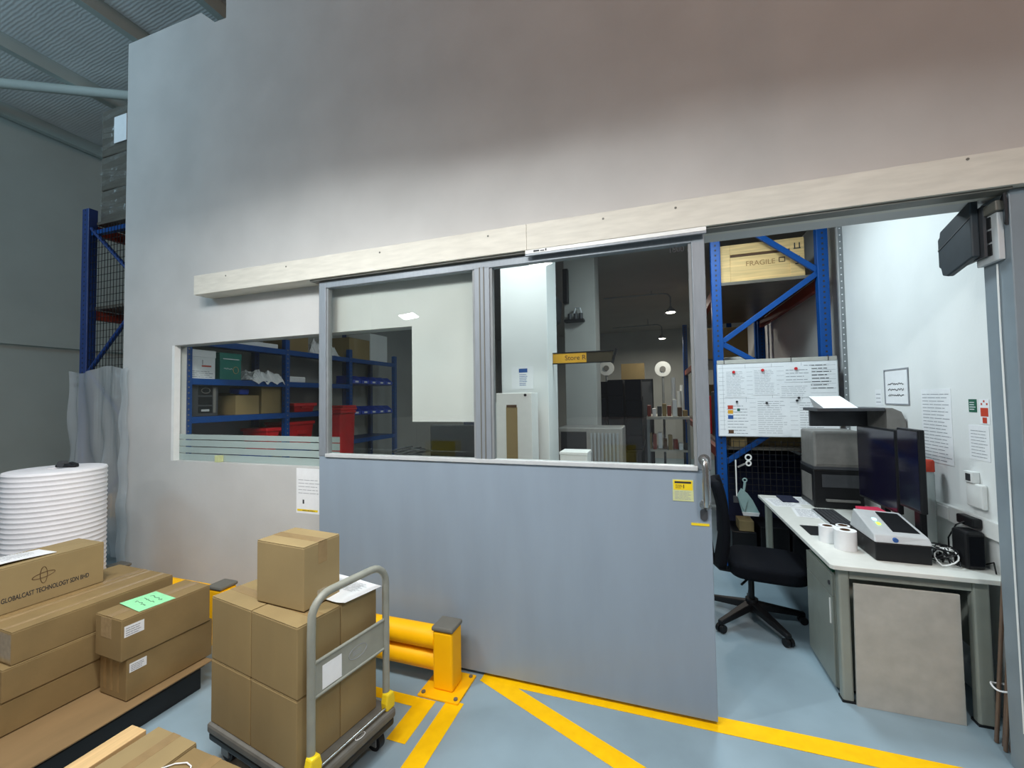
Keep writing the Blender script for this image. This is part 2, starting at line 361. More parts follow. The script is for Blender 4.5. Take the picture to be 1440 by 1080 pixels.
MB().prism([(.214+.018*math.cos(t), 1.045+(.012 if math.sin(t) > 0 else -.012)+.018*math.sin(t)) for t in [2*PI*i/20 for i in range(20)]], 'y', DY0-.007, DY0).build('lock_escutcheon', 'darkgrey', d)
st = MB().box(.068, .168, DY0-.0025, DY0, 1.108, 1.218).build('warning_sticker', 'palegreen', d); st['label'] = 'yellow and pale warning sticker'
MB().box(.072, .164, DY0-.0032, DY0-.0024, 1.165, 1.214).build('sticker_head', 'yelplas', st)
MB().box(.078, .158, DY0-.0038, DY0-.003, 1.199, 1.209).box(.12, .124, DY0-.0038, DY0-.003, 1.174, 1.193).build('sticker_print', 'ink', st)
lines('-y', (.082, DY0-.0034, 1.172), .034, .022, 3, 'inkbrown', st, 'sticker_print', 5)
lines('-y', (.078, DY0-.0026, 1.115), .08, .045, 6, 'inkgrey', st, 'sticker_print', 6)
MB().box(.153, .238, DY0-.0025, DY0, .988, 1.0).build('yellow_tape', 'yelplas', d)['label'] = 'short strip of yellow tape'
t_ = text('1800', (.12, DY0+.0165, 2.43), '-y', .04, 'ink', d, 'lettering')
# closer / track housing on the door head
tk = struct(MB().box(-2.3, 1.44, 2.33, 2.40, 2.502, 2.5118).build('trim_4', 'capgrey'))
ch = thing('door_operator_bar', 'long white aluminium bar along the top of the sliding door', 'door closer', (-.7, 2.315, 2.478))
MB().box(0, .962, 0, .0145, .012, .0335).build('cover', 'whiteplas', ch, bevel=.002)
MB().box(0, .962, .001, .0145, 0, .012).build('lower_channel', 'frame', ch, bevel=.001)
MB().box(.05, .085, -.001, 0, .018, .028).box(.09, .115, -.001, 0, .018, .024).box(.12, .128, -.001, 0, .018, .03).build('printed_mark', 'ink', ch)

# ------------------------------------------------------------------ yellow barrier
bar = thing('safety_barrier', 'low yellow twin-rail safety barrier with grey-capped posts along the wall foot', 'barrier', (-1.18, 2.22, 0))
for x in (0, -1.8, -2.98):
    p = MB().box(x-.062, x+.062, -.062, .062, .012, .335).build('post', 'barrier', bar, bevel=.012)
    MB().box(x-.068, x+.068, -.068, .068, .336, .362).build('post_cap', 'capgrey', p, bevel=.01)
    bp = MB().box(x-.125, x+.125, -.125, .125, 0, .012).build('base_plate', 'barrier', bar, bevel=.003)
    for sx in (-1, 1):
        for sy in (-1, 1):
            MB().cyl((x+sx*.1, sy*.1, .012), (x+sx*.1, sy*.1, .02), .012, 6).build('bolt', 'capgrey', bp)
for a, b in ((-1.74, -.06), (-2.92, -1.86)):
    for z, r in ((.268, .062), (.142, .056)):
        MB().cyl((a, 0, z), (b, 0, z), r, 24).build('rail', 'barrier', bar, smooth=True)
b2 = thing('safety_barrier', 'yellow rail barrier in front of the far left hall wall, half hidden by foam roll', 'barrier', (-7.6, 2.6, 0))
for y in (-1.2, 1.4):
    p = MB().box(-.06, .06, y-.06, y+.06, 0, .36).build('post', 'barrier', b2, bevel=.01)
    MB().box(-.066, .066, y-.066, y+.066, .361, .385).build('post_cap', 'capgrey', p, bevel=.008)
for z in (.28, .14): MB().cyl((0, -1.14, z), (0, 1.34, z), .055, 20).build('rail', 'barrier', b2, smooth=True)

# ------------------------------------------------------------------ cartons
def carton(label, loc, w, dd, h, rz=0, group=None, seam='x', m='card', tape=True, cat='carton', name='carton', fl=True):
    t = thing(name, label, cat, loc, rz, group)
    MB().box(0, w, 0, dd, 0, h-.004).build('body', m, t, bevel=.004)
    if fl:
        if seam == 'x':
            MB().box(.002, w-.002, .001, dd/2-.001, h-.0037, h).build('flap', m, t, bevel=.001)
            MB().box(.002, w-.002, dd/2+.001, dd-.001, h-.0037, h).build('flap', m, t, bevel=.001)
            if tape: MB().box(.001, w-.001, dd/2-.024, dd/2+.024, h, h+.0006).build('tape', 'tape', t)
        else:
            MB().box(.001, w/2-.001, .002, dd-.002, h-.0037, h).build('flap', m, t, bevel=.001)
            MB().box(w/2+.001, w-.001, .002, dd-.002, h-.0037, h).build('flap', m, t, bevel=.001)
            if tape: MB().box(w/2-.024, w/2+.024, .001, dd-.001, h, h+.0006).build('tape', 'tape', t)
    return t
def sticker(t, face, at, w, h, seed, rows=4):
    s = flat(MB(), face, at, 0, w, 0, h, .0008).build('shipping_label', 'paper', t); s['label'] = 'small white label'
    x, y = (Vector(v) for v in AX[face]); z = x.cross(y)
    lines(face, Vector(at)+z*.0008+x*.006+y*.004, w-.012, h-.01, rows, 'inkgrey', s, 'printed_lines', seed)

# trolley with its cartons
TO, TH = (-1.992, 1.433, 0), -.16
tr = thing('platform_trolley', 'grey platform trolley with tubular handle carrying nine cartons', 'trolley', TO, TH)
MB().box(-.008, .705, -.015, .462, .135, .179).build('deck', 'deck', tr, bevel=.012)
MB().box(-.002, .699, -.009, .456, .1, .137).build('deck_skirt', 'dirty', tr, bevel=.01)
for x, y in ((.07, .05), (.07, .40), (.63, .05), (.63, .40)):
    c = MB().box(x-.03, x+.03, y-.03, y+.03, .085, .101).box(x-.028, x+.028, y-.026, y-.02, .03, .09).box(x-.028, x+.028, y+.02, y+.026, .03, .09).build('caster_fork', 'greysteel', tr)
    MB().cyl((x, y-.016, .045), (x, y+.016, .045), .045, 24).build('wheel', 'blackplas', c, smooth=True)
HX, ya, yb = .664, .032, .437
pts = [(HX, ya, .18), (HX, ya, .70)]
for k in range(1, 7):
    t = k/6*PI/2; pts.append((HX, ya+.09*(1-math.cos(t)), .77+.09*math.sin(t)))
for k in range(0, 7):
    t = k/6*PI/2; pts.append((HX, yb-.09+.09*math.sin(t), .77+.09*math.cos(t)))
pts += [(HX, yb, .70), (HX, yb, .18)]
MB().tube(pts, .0165, 14).build('handle_frame', 'trolley', tr, smooth=True)
for z in (.462, .598): MB().cyl((HX, ya, z), (HX, yb, z), .007, 10).build('cross_bar', 'trolley', tr, smooth=True)
hp = MB().box(HX-.002, HX+.002, ya+.014, yb-.014, .466, .594).build('handle_plate', 'trolley', tr)
s = MB().box(HX+.002, HX+.003, ya+.05, ya+.145, .475, .57).build('paper_sticker', 'paper', hp); s['label'] = 'blank white sticker'
mb = MB(); ring = [(HX+.0025, .265+.05*math.cos(2*PI*i/28), .533+.026*math.sin(2*PI*i/28)) for i in range(28)]
mb.tube(ring, .0012, 4, True); mb.build('maker_mark', 'inkgrey', hp)
lines('+x', (HX+.002, .237, .522), .056, .024, 3, 'inkgrey', hp, 'maker_mark', 8)
MB().cyl((HX+.02, ya+.02, .195), (HX+.02, yb-.02, .195), .006, 10).build('spring_bar', 'steel', tr, smooth=True)
for y in (ya, yb):
    MB().prism([(y-.026, .178), (y+.026, .178), (y+.03, .215), (y+.02, .255), (y-.02, .255), (y-.03, .215)], 'x', HX-.008, HX+.032).build('corner_bracket', 'yelplas', tr, bevel=.008)
mb = MB(); ring = [(.69-.012*math.cos(2*PI*i/20), .255+.026*math.sin(2*PI*i/20), .1795) for i in range(20)]
mb.tube(ring, .0012, 4, True); mb.build('deck_mark', 'paper', tr)
bw, bd, bh = .309, .207, .284
names = {}
where = {(0, 0, 0): 'lower front left carton on the platform trolley', (1, 0, 0): 'lower front right carton on trolley, beside the handle post',
 (0, 1, 0): 'lower rear left carton on trolley, hidden behind the front ones', (1, 1, 0): 'lower rear right carton seen through the trolley handle frame',
 (0, 0, 1): 'upper front left carton on trolley, nearest the wrapped foam roll', (1, 0, 1): 'upper front right carton on trolley, open-topped view beside handle bend',
 (0, 1, 1): 'upper rear left carton on trolley under the topmost box', (1, 1, 1): 'upper rear right carton on trolley with a paper sheet on it'}
where[(1, 0, 1)] = 'upper front right carton on trolley, directly beside the bend of the handle'
for k in (0, 1):
    for j in (0, 1):
        for i in (0, 1):
            u, v = i*.312+.002*k, j*.2095
            jx = random.uniform(-.003, .003)
            x = TO[0]+math.cos(TH)*u-math.sin(TH)*v; y = TO[1]+math.sin(TH)*u+math.cos(TH)*v
            carton(where[(i, j, k)], (x, y, .1795+k*.2865), bw, bd, bh, TH+jx, 'cartons on the trolley', seam='x', tape=(k == 1))
t = carton('single carton topmost on the trolley, taped over its right side', (-1.735, 1.452, .755), .293, .20, .272, -.07, 'cartons on the trolley', seam='x', m='cardpale')
flat(MB(), '+x', (.293, 0, 0), .076, .124, .175, .268, .0007).build('tape', 'tape', t)
flat(MB(), '+x', (.293, 0, 0), .07, .125, .012, .062, .0007).build('tape', 'tapewhite', t)
flat(MB(), '+x', (.293, 0, 0), .155, .18, .015, .05, .0007).build('tape', 'tapewhite', t)
# sheet of paper on the trolley cartons
def loc_t(u, v): return (TO[0]+math.cos(TH)*u-math.sin(TH)*v, TO[1]+math.sin(TH)*u+math.cos(TH)*v)
px, py = loc_t(.33, .215)
pp = thing('paper_sheet', 'white printed sheet lying on the trolley cartons behind handle', 'paper', (px, py, .7575), TH)
MB().grid(lambda a, b: (a*.325, b*.215-.01, .001+.012*max(0, a-.8)/.2*(1-b)+.002*math.sin(a*5)), 12, 4).build('sheet', 'paper', pp, solid=.0008)
lines('top', (.14, .09, .0038), .14, .09, 9, 'inkgrey', pp, seed=3, fill=.3, th=.0003)

# pallet with long cartons (left)
pl = thing('pallet', 'dark plastic pallet with cardboard slip sheet under the left cartons', 'pallet', (-3.5, .55, 0))
MB().box(0, .96, 0, 1.24, .115, .142).build('top_deck', 'dirty', pl, bevel=.004)
for x in (0, .42, .86):
    MB().box(x, x+.1, .02, 1.22, 0, .116).build('runner', 'dirty', pl, bevel=.006)
mb = MB().grid(lambda a, b: (.0+a*1.0, -.02+b*1.28, .146+.010*max(0, a-.85)*math.sin(b*9)), 12, 20)
mb.build('slip_sheet', 'sheet', pl, solid=.005)['label'] = 'brown cardboard slip sheet'
PZ = .1525
c = carton('lower right carton of the left pallet, white label on its side', (-2.795, 1.425, PZ), .226, .425, .208, -.03, 'cartons on the left pallet', 'y', 'card2')
sticker(c, '+x', (.226, .012, .135), .075, .045, 11)
MB().box(.03, .055, -.0008, 0, .03, .2).box(.09, .11, -.0008, 0, .03, .2).box(.15, .165, -.0008, 0, .03, .2).build('tape', 'tape', c)
c = carton('upper right carton of the left pallet with green sheet on top', (-2.79, 1.40, PZ+.209), .226, .43, .208, -.04, 'cartons on the left pallet', 'y', 'card2')
sticker(c, '+x', (.226, .012, .115), .085, .055, 12)
flat(MB(), '-y', (0, 0, 0), .05, .14, .1, .2, .0007).build('tape', 'tapeclear', c)
c = carton('bottom long carton of the left stack on the left pallet', (-3.375, 1.06, PZ), .527, .62, .148, -.02, 'cartons on the left pallet', 'y', 'card2')
c = carton('middle long carton of the left stack on the left pallet', (-3.37, 1.10, PZ+.1495), .527, .66, .148, -.02, 'cartons on the left pallet', 'y', 'card2')
c = carton('top long carton of the left stack, beneath the printed box', (-3.38, 1.13, PZ+.299), .53, .68, .152, -.02, 'cartons on the left pallet', 'y', 'card2')
flat(MB(), '-y', (0, 0, 0), .30, .53, .01, .14, .0008).build('stretch_film', 'tapeclear', c)
for x in (.32, .45): MB().box(x-.012, x+.012, .002, .678, .152, .1528).build('tape', 'tapeclear', c)
GX, GZ = -3.375, PZ+.4525
g = carton('carton with printed maker name on its side, topmost on left pallet', (GX, 1.01, GZ), .245, .595, .232, 0, 'cartons on the left pallet', 'y', 'cardpale', tape=False)
text('GLOBALCAST TECHNOLOGY SDN BHD', (.2452, .353, .066), '+x', .034, 'ink', g, 'printed_name', width=.345, bold=.0006)
lg = MB()
for rx, rz_, ang in ((.045, .013, .12), (.014, .043, 0)):
    ring = []
    for i in range(32):
        t = 2*PI*i/32; a_, b_ = rx*math.cos(t), rz_*math.sin(t)
        ring.append((.2455, .335+a_*math.cos(ang)-b_*math.sin(ang), .142+a_*math.sin(ang)+b_*math.cos(ang)))
    lg.tube(ring, .0016, 4, True)
lg.build('printed_emblem', 'inkbrown', g)
gs = thing('paper_sheet', 'white delivery papers lying on the printed carton far left', 'paper', (GX+.03, 1.03, GZ+.2335))
MB().grid(lambda a, b: (.01+a*.17, .02+b*.36, .004+.006*math.sin(b*4)+.004*a), 4, 10).build('sheet', 'paper', gs, solid=.002)
lines('top', (.03, .06, .0135), .12, .26, 22, 'inkgrey', gs, seed=8, fill=.3, th=.0003)
gn = thing('paper_sheet', 'pale green handwritten sheet on the upper right carton of left pallet', 'paper', (-2.80, 1.50, PZ+.4185), -.12)
MB().grid(lambda a, b: (.02+a*.205, b*.165, .0012+.004*(1-a)*(1-b)), 6, 6).build('sheet', 'green', gn, solid=.0008)
def scribble(n, x0, x1, y0, y1, z, r=.0008, seed=2):
    rnd = random.Random(seed); mb = MB()
    for k in range(n):
        y = y0+(y1-y0)*k/max(1, n-1); pts = []; x = x0
        while x < x1:
            pts.append((x, y+rnd.uniform(-.008, .008), z)); x += rnd.uniform(.004, .01)
        mb.tube(pts, r, 4)
    return mb
scribble(3, .07, .18, .05, .12, .0042).build('handwriting', 'ink', gn)

# foreground pallet, bottom edge
fp = thing('timber_pallet', 'raw timber pallet slats under the nearest cartons at the bottom edge', 'pallet', (-2.13, .40, 0), .0)
for x in (0, .28, .57): MB().box(x, x+.09, 0, .80, .215, .238).build('slat', 'slat', fp, bevel=.003)
MB().box(.0, .09, 0, .80, .2385, .30).build('edge_slat', 'slat', fp, bevel=.003)
for y in (.02, .36, .68): MB().box(0, .66, y, y+.1, .0, .2145).build('bearer', 'slat', fp, bevel=.003)
c = carton('nearest low carton beside the timber slat at the bottom edge', (-2.03, .56, .2386), .24, .665, .066, -.04, None, 'y', 'cardpale')
c2 = carton('second low carton on the timber pallet, carrying loose white string', (-1.783, .552, .2386), .27, .65, .06, -.04, None, 'y', 'card2')
stg = MB().tube([(-1.77, 1.09, .3026), (-1.74, 1.12, .304), (-1.70, 1.135, .306), (-1.67, 1.13, .305), (-1.65, 1.11, .3026)], .0025, 6)
tag(stg.build('string', 'paper', smooth=True), 'loose white string lying across the second low carton', 'string')

# foam roll
fr = thing('foam_roll', 'tall white foam packing roll standing by the wall end', 'foam roll', (-4.1, 1.82, 0))
prof = [(.25, .0)]
nr = 36; HT = 1.2
for k in range(nr):
    z = HT*k/nr; prof += [(.262, z+.006), (.266, z+HT/nr*.5), (.26, z+HT/nr*.93)]
prof += [(.252, HT), (.06, HT+.002), (.058, HT-.02), (.03, HT-.02)]
MB().lathe(prof, n=64).build('foam_layers', 'foam', fr, smooth=True)
td = thing('tape_dispenser', 'small black tape dispenser lying on top of the foam roll', 'tape dispenser', (-4.07, 1.86, HT+.003), .4)
MB().box(-.07, .07, -.018, .018, 0, .022).build('body', 'blackplas', td, bevel=.008)
MB().cyl((-.03, -.02, .024), (-.03, .02, .024), .024, 20).build('reel', 'darkgrey', td, smooth=True)
MB().obox((.045, 0, .026), (.05, .026, .014), (0, .3, 0)).build('grip', 'blackplas', td, bevel=.005)

# ------------------------------------------------------------------ left rack beyond the wall end
def upright(parent, x, y, z1, wx=.09, wy=.08, m='bluesteel', face='-y', z0=0):
    o = MB().box(x-wx/2, x+wx/2, y, y+wy, z0, z1).build('upright', m, parent, bevel=.006)
    mb = MB(); z = z0+.08
    while z < z1-.03:
        flat(mb, face, (x, y, z) if face == '-y' else ((x+wx/2, y+wy/2, z)), -.008, .008, 0, .018, .0006); z += .05
    mb.build('slots', 'ink', o)
    return o
rk = thing('pallet_rack', 'blue pallet rack with black mesh end beyond the wall end', 'rack', (-5.6, 2.66, 0))
upright(rk, 0, 0, 3.71, .11, m='bluedark'); upright(rk, 1.0, 0, 3.71, .11, m='bluedark')  # shade on this rack is put into the darker blue
upright(rk, 0, 2.6, 3.71, .11, m='bluedark'); upright(rk, 1.0, 2.6, 3.71, .11, m='bluedark')
for a, b in (((.05, 3.5), (.95, 2.75)), ((.95, 2.75), (.05, 2.0)), ((.05, 2.0), (.95, 1.25)), ((.95, 1.25), (.05, .5))):
    MB().cyl((a[0], .03, a[1]), (b[0], .03, b[1]), .02, 8).build('brace', 'bluedark', rk)
MB().box(.05, .95, .025, .06, 3.42, 3.47).build('brace', 'bluesteel', rk)
for z in (3.55, 2.65):
    for x in (0, 1.0): MB().box(x-.03, x+.03, .08, 2.6, z-.1, z).build('beam', 'redbeam', rk, bevel=.004)
    MB().box(.04, .96, .07, 2.62, z+.001, z+.03).build('shelf_deck', 'wrap', rk)
mb = MB()
for i in range(19): mb.box(.06+i*.049, .064+i*.049, .012, .016, .3, 3.5)
for i in range(44): mb.box(.05, .95, .016, .02, .32+i*.072, .324+i*.072)
mb.build('wire_mesh', 'blackplas', rk)
MB().box(-.16, -.05, .01, .05, 1.84, 1.88).build('frame_tie', 'blackplas', rk)
for i, (z, h, lb) in enumerate(((3.585, .33, 'lowest film-wrapped carton on the far left rack top'), (3.92, .36, 'middle film-wrapped carton on the far left rack top'), (4.285, .5, 'topmost film-wrapped carton with white label near the hall roof'))):
    cc = thing('wrapped_carton', lb, 'carton', (-5.53, 2.75, z), 0, 'wrapped cartons on the far rack')
    MB().box(0, .84, 0, .9, 0, h).build('body', 'wrap', cc, bevel=.012)
    mb = MB()
    for k in range(4):
        zz = h*(.12+.22*k)
        mb.grid(lambda a, b: (a*.84, -.004-.004*math.sin(a*7+k), zz+b*.05+.03*math.sin(a*4+k*2)), 14, 2)
    mb.build('stretch_film', 'wrapfilm', cc)
    if i == 2:
        MB().box(.23, .43, -.014, -.009, .1, .38).build('shipping_label', 'paper', cc)
# polythene drape hung over the rack end and wall corner
def drape(a, b):
    x = -5.62+1.17*a
    fold = .04*math.sin(a*17+b*3.2)+.03*math.sin(a*37-b*6)+.02*math.sin(b*17+a*14)+.018*math.sin(a*23+b*21)*b
    y = 2.575+fold*(.3+.55*b) if a < .86 else 2.575+fold*.3
    w_ = max(0, min(1, (a-.80)/.10)); y = y*(1-w_)+(2.446+fold*.12-.008*math.sin(b*30))*w_
    x += .02*math.sin(b*8+a*5)*b
    return (x, y-.01, 2.0-1.8*b-.03*math.sin(a*9))
dp = MB().grid(drape, 90, 70).build('polythene_sheet', 'poly', smooth=True)
tag(dp, 'clear polythene sheet hanging from the far left rack around the wall corner', 'plastic sheet')

# ------------------------------------------------------------------ shelving seen through the window
sr = thing('shelving_rack', 'long blue steel shelving bay behind the fixed window', 'rack', (-4.0, 2.62, 0))
ys = (.0, 1.08, 2.14, 3.20)
for y in ys:
    for x, m_ in ((-.03, 'bluesteel'), (-.50, 'bluedark')):
        o = MB().box(x-.03, x+.03, y-(.03 if x > -.1 and y == 0 else 0), y+.06, 0, 2.37).build('upright', m_, sr, bevel=.004)
        mb = MB(); z = .1
        while z < 2.3: mb.cyl((x+.03, y+.03, z), (x+.0306, y+.03, z), .008, 8); z += .05
        mb.build('slots', 'midgrey' if x > -.1 else 'ink', o)
        if x > -.1:
            mb = MB(); z = .1
            while z < 2.3: flat(mb, '-y', (x, y-(.03 if y == 0 else 0), z), -.006, .006, 0, .02, .0006); z += .06
            mb.build('slots', 'ink', o)
SH = (2.255, 1.885, 1.53, 1.12, .6, .15)
for n in range(3):
    for z in SH:
        if n == 2 and z in (1.885, 1.53): continue
        s_ = MB().box(-.50, -.03, ys[n]+.061, ys[n+1]-.001, z-.012, z).build('shelf', 'bluedark', sr)
        MB().box(-.028, -.002, ys[n]+.055, ys[n+1]+.005, z-.06, z-.001).build('shelf_edge', 'bluesteel', s_, bevel=.003)
for z in (1.99, 1.55):
    s_ = MB().box(-.35, -.03, ys[2]+.061, ys[3]-.001, z-.1, z-.088).build('shelf', 'bluedark', sr)
SX = -4.0
def on_shelf(name, label, cat, y0, y1, z, h, dep, m, group=None, x1=-4.07, bevel=.004):
    t = thing(name, label, cat, (x1-dep, y0, z+.0006), 0, group)
    MB().box(0, dep, 0, y1-y0, 0, h).build('body', m, t, bevel=bevel)
    return t
t = on_shelf('archive_box', 'white archive box with printed panel on upper shelf behind window', 'box', 2.70, 2.94, 1.885, .205, .36, 'paper')
MB().box(-.004, .364, -.004, .244, .205, .275).build('lid', 'paper', t, bevel=.004)
MB().box(.3605, .3612, .11, .2, .115, .13).build('print', 'inkred', t); lines('+x', (.3605, .02, .01), .2, .07, 4, 'inkgrey', t, seed=4)
MB().box(.3605, .3612, .115, .12, .135, .18).build('print', 'ink', t)
t = on_shelf('archive_box', 'green archive box beside the white one on upper shelf', 'box', 2.985, 3.21, 1.885, .20, .36, 'teal')
MB().box(-.004, .364, -.004, .229, .20, .27).build('lid', 'teal', t, bevel=.004)
flat(MB(), '+x', (.364, 0, 0), .03, .2, .205, .213, .0008).build('print', 'paper', t)
o = scribble(1, .04, .13, .11, .11, 0, .003, 5).build('print', 'paper', t)
for v in o.data.vertices: v.co = (.362+v.co.z, v.co.x, v.co.y)
mb = MB(); mb.tube([(.3625, .165+.028*math.cos(2*PI*i/20), .1+.035*math.sin(2*PI*i/20)) for i in range(20)], .0025, 4, True); mb.build('print', 'pine', t)
rb = random.Random(3)
def crumple(name, label, cat, x0, x1, y0, y1, z, h, m, droop=0):
    nz = [[rb.random() for _ in range(25)] for _ in range(15)]
    def fn(a, b):
        e = min(1, 5*min(a, 1-a, b, 1-b)+.05)
        zz = h*e*(.3+.45*nz[int(a*14)][int(b*24)]+.25*math.sin(a*7+b*9)**2)
        x = x0+(x1-x0)*a
        return (x+.02*(nz[int(b*14)][int(a*24)]-.5), y0+(y1-y0)*b+.02*(nz[int(a*14)][int(b*20)]-.5), z+.002+zz-(droop*max(0, a-.88)/.12*(.3+.7*math.sin(b*11)**2)))
    o = MB().grid(fn, 14, 24).build(name, m, smooth=False); return tag(o, label, cat)
crumple('bubble_wrap', 'crumpled clear bubble wrap spilling over the upper shelf edge', 'packing wrap', -4.35, -3.985, 3.28, 3.69, 1.89, .13, 'paper', .05)
t = on_shelf('foam_block', 'white foam tray on upper shelf right of the bubble wrap', 'box', 3.8, 4.06, 1.885, .07, .2, 'paper', bevel=.012)
t = on_shelf('computer_tower', 'old black and grey computer tower on the middle shelf behind window', 'computer', 2.72, 2.97, 1.53, .30, .38, 'darkgrey')
for z0, z1 in ((.2, .285), (.11, .185), (.03, .095)):
    MB().box(.3802, .386, .06, .19, z0, z1).build('drive_bay', 'blackplas', t, bevel=.004)
MB().box(.386, .3875, .085, .16, .045, .065).build('badge', 'silver', t)
MB().tube([(.388, .125+.04*math.cos(a_), .243+.025*math.sin(a_)) for a_ in [2*PI*i/20 for i in range(20)]], .003, 4, True).build('fan_ring', 'midgrey', t)
MB().box(.3802, .385, .2, .225, .03, .27).build('front_strip', 'midgrey', t)
def opencarton(label, x0, y0, z, w, dd, h, group, fill=None, m='card', rz=0):
    t = thing('carton', label, 'carton', (x0, y0, z+.0006), rz, group)
    e = .006
    MB().box(0, w, 0, dd, 0, e).box(0, e, 0, dd, e, h).box(w-e, w, 0, dd, e, h).box(e, w-e, 0, e, e, h).box(e, w-e, dd-e, dd, e, h).build('body', m, t)
    return t
t = opencarton('open-topped small carton on middle shelf beside the computer tower', -4.37, 3.16, 1.53, .29, .27, .2, 'cartons on the shelving')
MB().obox((-.04, .135, .215), (.09, .26, .004), (0, .3, 0)).build('flap', 'card', t)
tag(MB().obox((-4.2, 3.29, 1.775), (.15, .12, .06), (0, .1, .1)).build('blue_pouch', 'bin', bevel=.015), 'small blue pouch poking out of the open carton', 'pouch')
carton('closed brown carton on middle shelf right of the open one', (-4.42, 3.46, 1.5306), .34, .36, .31, .0, 'cartons on the shelving', 'y', 'card')
t = on_shelf('white_panel_box', 'flat white box lying on the top shelf behind window', 'box', 3.0, 3.66, 2.255, .055, .4, 'paper')
carton('brown carton on the top shelf left of white bags', (-4.44, 3.78, 2.2556), .36, .33, .22, 0, 'cartons on the shelving', 'y', 'card')
crumple('plastic_bag', 'white and blue plastic bag slumped on the top shelf', 'bag', -4.44, -4.07, 4.14, 4.66, 2.256, .22, 'paper')
t = carton('largest brown carton on the top shelf behind the door glass', (-4.46, 4.84, 2.2556), .39, .44, .3, 0, 'cartons on the shelving', 'y', 'cardpale')
t = on_shelf('white_box', 'tall white box at the end of the top shelf', 'box', 5.3, 5.72, 2.255, .42, .4, 'paper')
# red totes
def tote(label, loc, w, dd, h, group, rz=0):
    t = thing('plastic_tote', label, 'tote', loc, rz, group)
    i = .025
    mb = MB(); mb.hexa([(i, i, 0), (w-i, i, 0), (w-i, dd-i, 0), (i, dd-i, 0), (0, 0, h), (w, 0, h), (w, dd, h), (0, dd, h)])
    mb.build('body', 'red', t, bevel=.008)
    MB().box(-.012, w+.012, -.012, dd+.012, h-.03, h+.008).build('rim', 'red', t, bevel=.006)
    MB().box(w*.3, w*.7, -.02, -.01, h*.45, h*.6).box(w-.005, w+.012, dd*.3, dd*.7, h*.5, h*.65).build('grip', 'red', t)
    return t
tote('red tote on middle shelf right of the brown cartons', (-4.42, 3.86, 1.5306), .38, .33, .1, 'red totes')
tote('red tote on the lower shelf beneath the brown carton', (-4.42, 3.50, 1.1206), .37, .17, .24, 'red totes')
tote('wide red tote on the lower shelf beside the rack post', (-4.42, 3.80, 1.1206), .37, .37, .29, 'red totes')
# tall red bins standing on the floor in front of the shelving
for (x, y, h, lb) in ((-3.72, 4.0, 1.57, 'tall red wheeled bin standing in front of the blue shelving'), (-4.0, 4.36, 1.60, 'second tall red wheeled bin behind the first one')):
    t = thing('wheeled_bin', lb, 'bin', (x, y, 0), 0, 'tall red bins')
    MB().hexa([(.03, .03, .06), (.20, .03, .06), (.20, .20, .06), (.03, .20, .06), (0, 0, h-.06), (.23, 0, h-.06), (.23, .24, h-.06), (0, .24, h-.06)]).build('body', 'red', t, bevel=.02)
    MB().box(-.015, .245, -.015, .255, h-.06, h-.03).build('rim', 'red', t, bevel=.008)
    MB().box(-.01, .24, -.01, .25, h-.03, h).build('lid', 'red', t, bevel=.012)
    for sx in (.03, .16): MB().cyl((sx, .19, .06), (sx+.04, .19, .06), .06, 18).build('wheel', 'blackplas', t, smooth=True)
    MB().box(.04, .19, .03, .10, 0, .061).build('foot', 'red', t)
# small blue picking bins
for r_, z in enumerate((1.905, 1.465)):
    for k in range(5):
        y = 4.84+.19*k
        t = thing('parts_bin', ('blue parts bin %s on the %s row' % (('at the near end', 'second from the near end', 'in the middle', 'second from the far end', 'at the far end')[k], ('upper', 'lower')[r_])), 'bin', (-4.30, y, z), 0, 'blue parts bins')
        mb = MB(); e = .008; w_, dd, h = .29, .165, .11
        mb.box(0, w_, 0, dd, 0, e); mb.box(0, e, 0, dd, e, h)
        mb.prism([(0, e), (w_, e), (w_, .045), (w_-.09, h), (0, h)], 'y', 0, e); mb.prism([(0, e), (w_, e), (w_, .045), (w_-.09, h), (0, h)], 'y', dd-e, dd)
        mb.box(w_-e, w_, e, dd-e, e, .045)
        mb.build('tray', 'bin', t)
        MB().box(w_, w_+.002, .05, .115, .012, .035).build('card_label', 'paper', t)
# dark store behind window hatch: monitor standing on a counter
ct = thing('counter', 'grey counter inside the store behind the hatch', 'counter', (-2.05, 2.75, 0))
MB().box(0, 1.0, 0, .5, 1.07, 1.10).build('worktop', 'panel', ct, bevel=.003)
for x in (0, .97): MB().box(x, x+.03, .02, .48, 0, 1.07).build('side_panel', 'panel', ct)
mo = thing('monitor', 'black monitor back seen low through the door glass', 'monitor', (-1.40, 2.86, 1.1005))
MB().box(-.24, .24, -.02, .02, .06, .36).build('housing', 'blackplas', mo, bevel=.008)
MB().box(-.03, .03, .02, .045, .01, .2).build('stand', 'blackplas', mo, bevel=.004)
MB().box(-.12, .12, -.06, .1, 0, .012).build('base', 'blackplas', mo, bevel=.004)
dc = thing('cable_heap', 'tangled black cables beside the monitor behind the hatch', 'cables', (-1.90, 2.92, 1.1005))
for k in range(4):
    rr = random.Random(k); MB().tube([(.1*math.cos(t*1.3+k)+.03*k, .08*math.sin(t*1.7+k), .02+.018*t) for t in [i*.5 for i in range(18)]], .008, 6).build('cable', 'blackplas', dc, smooth=True)

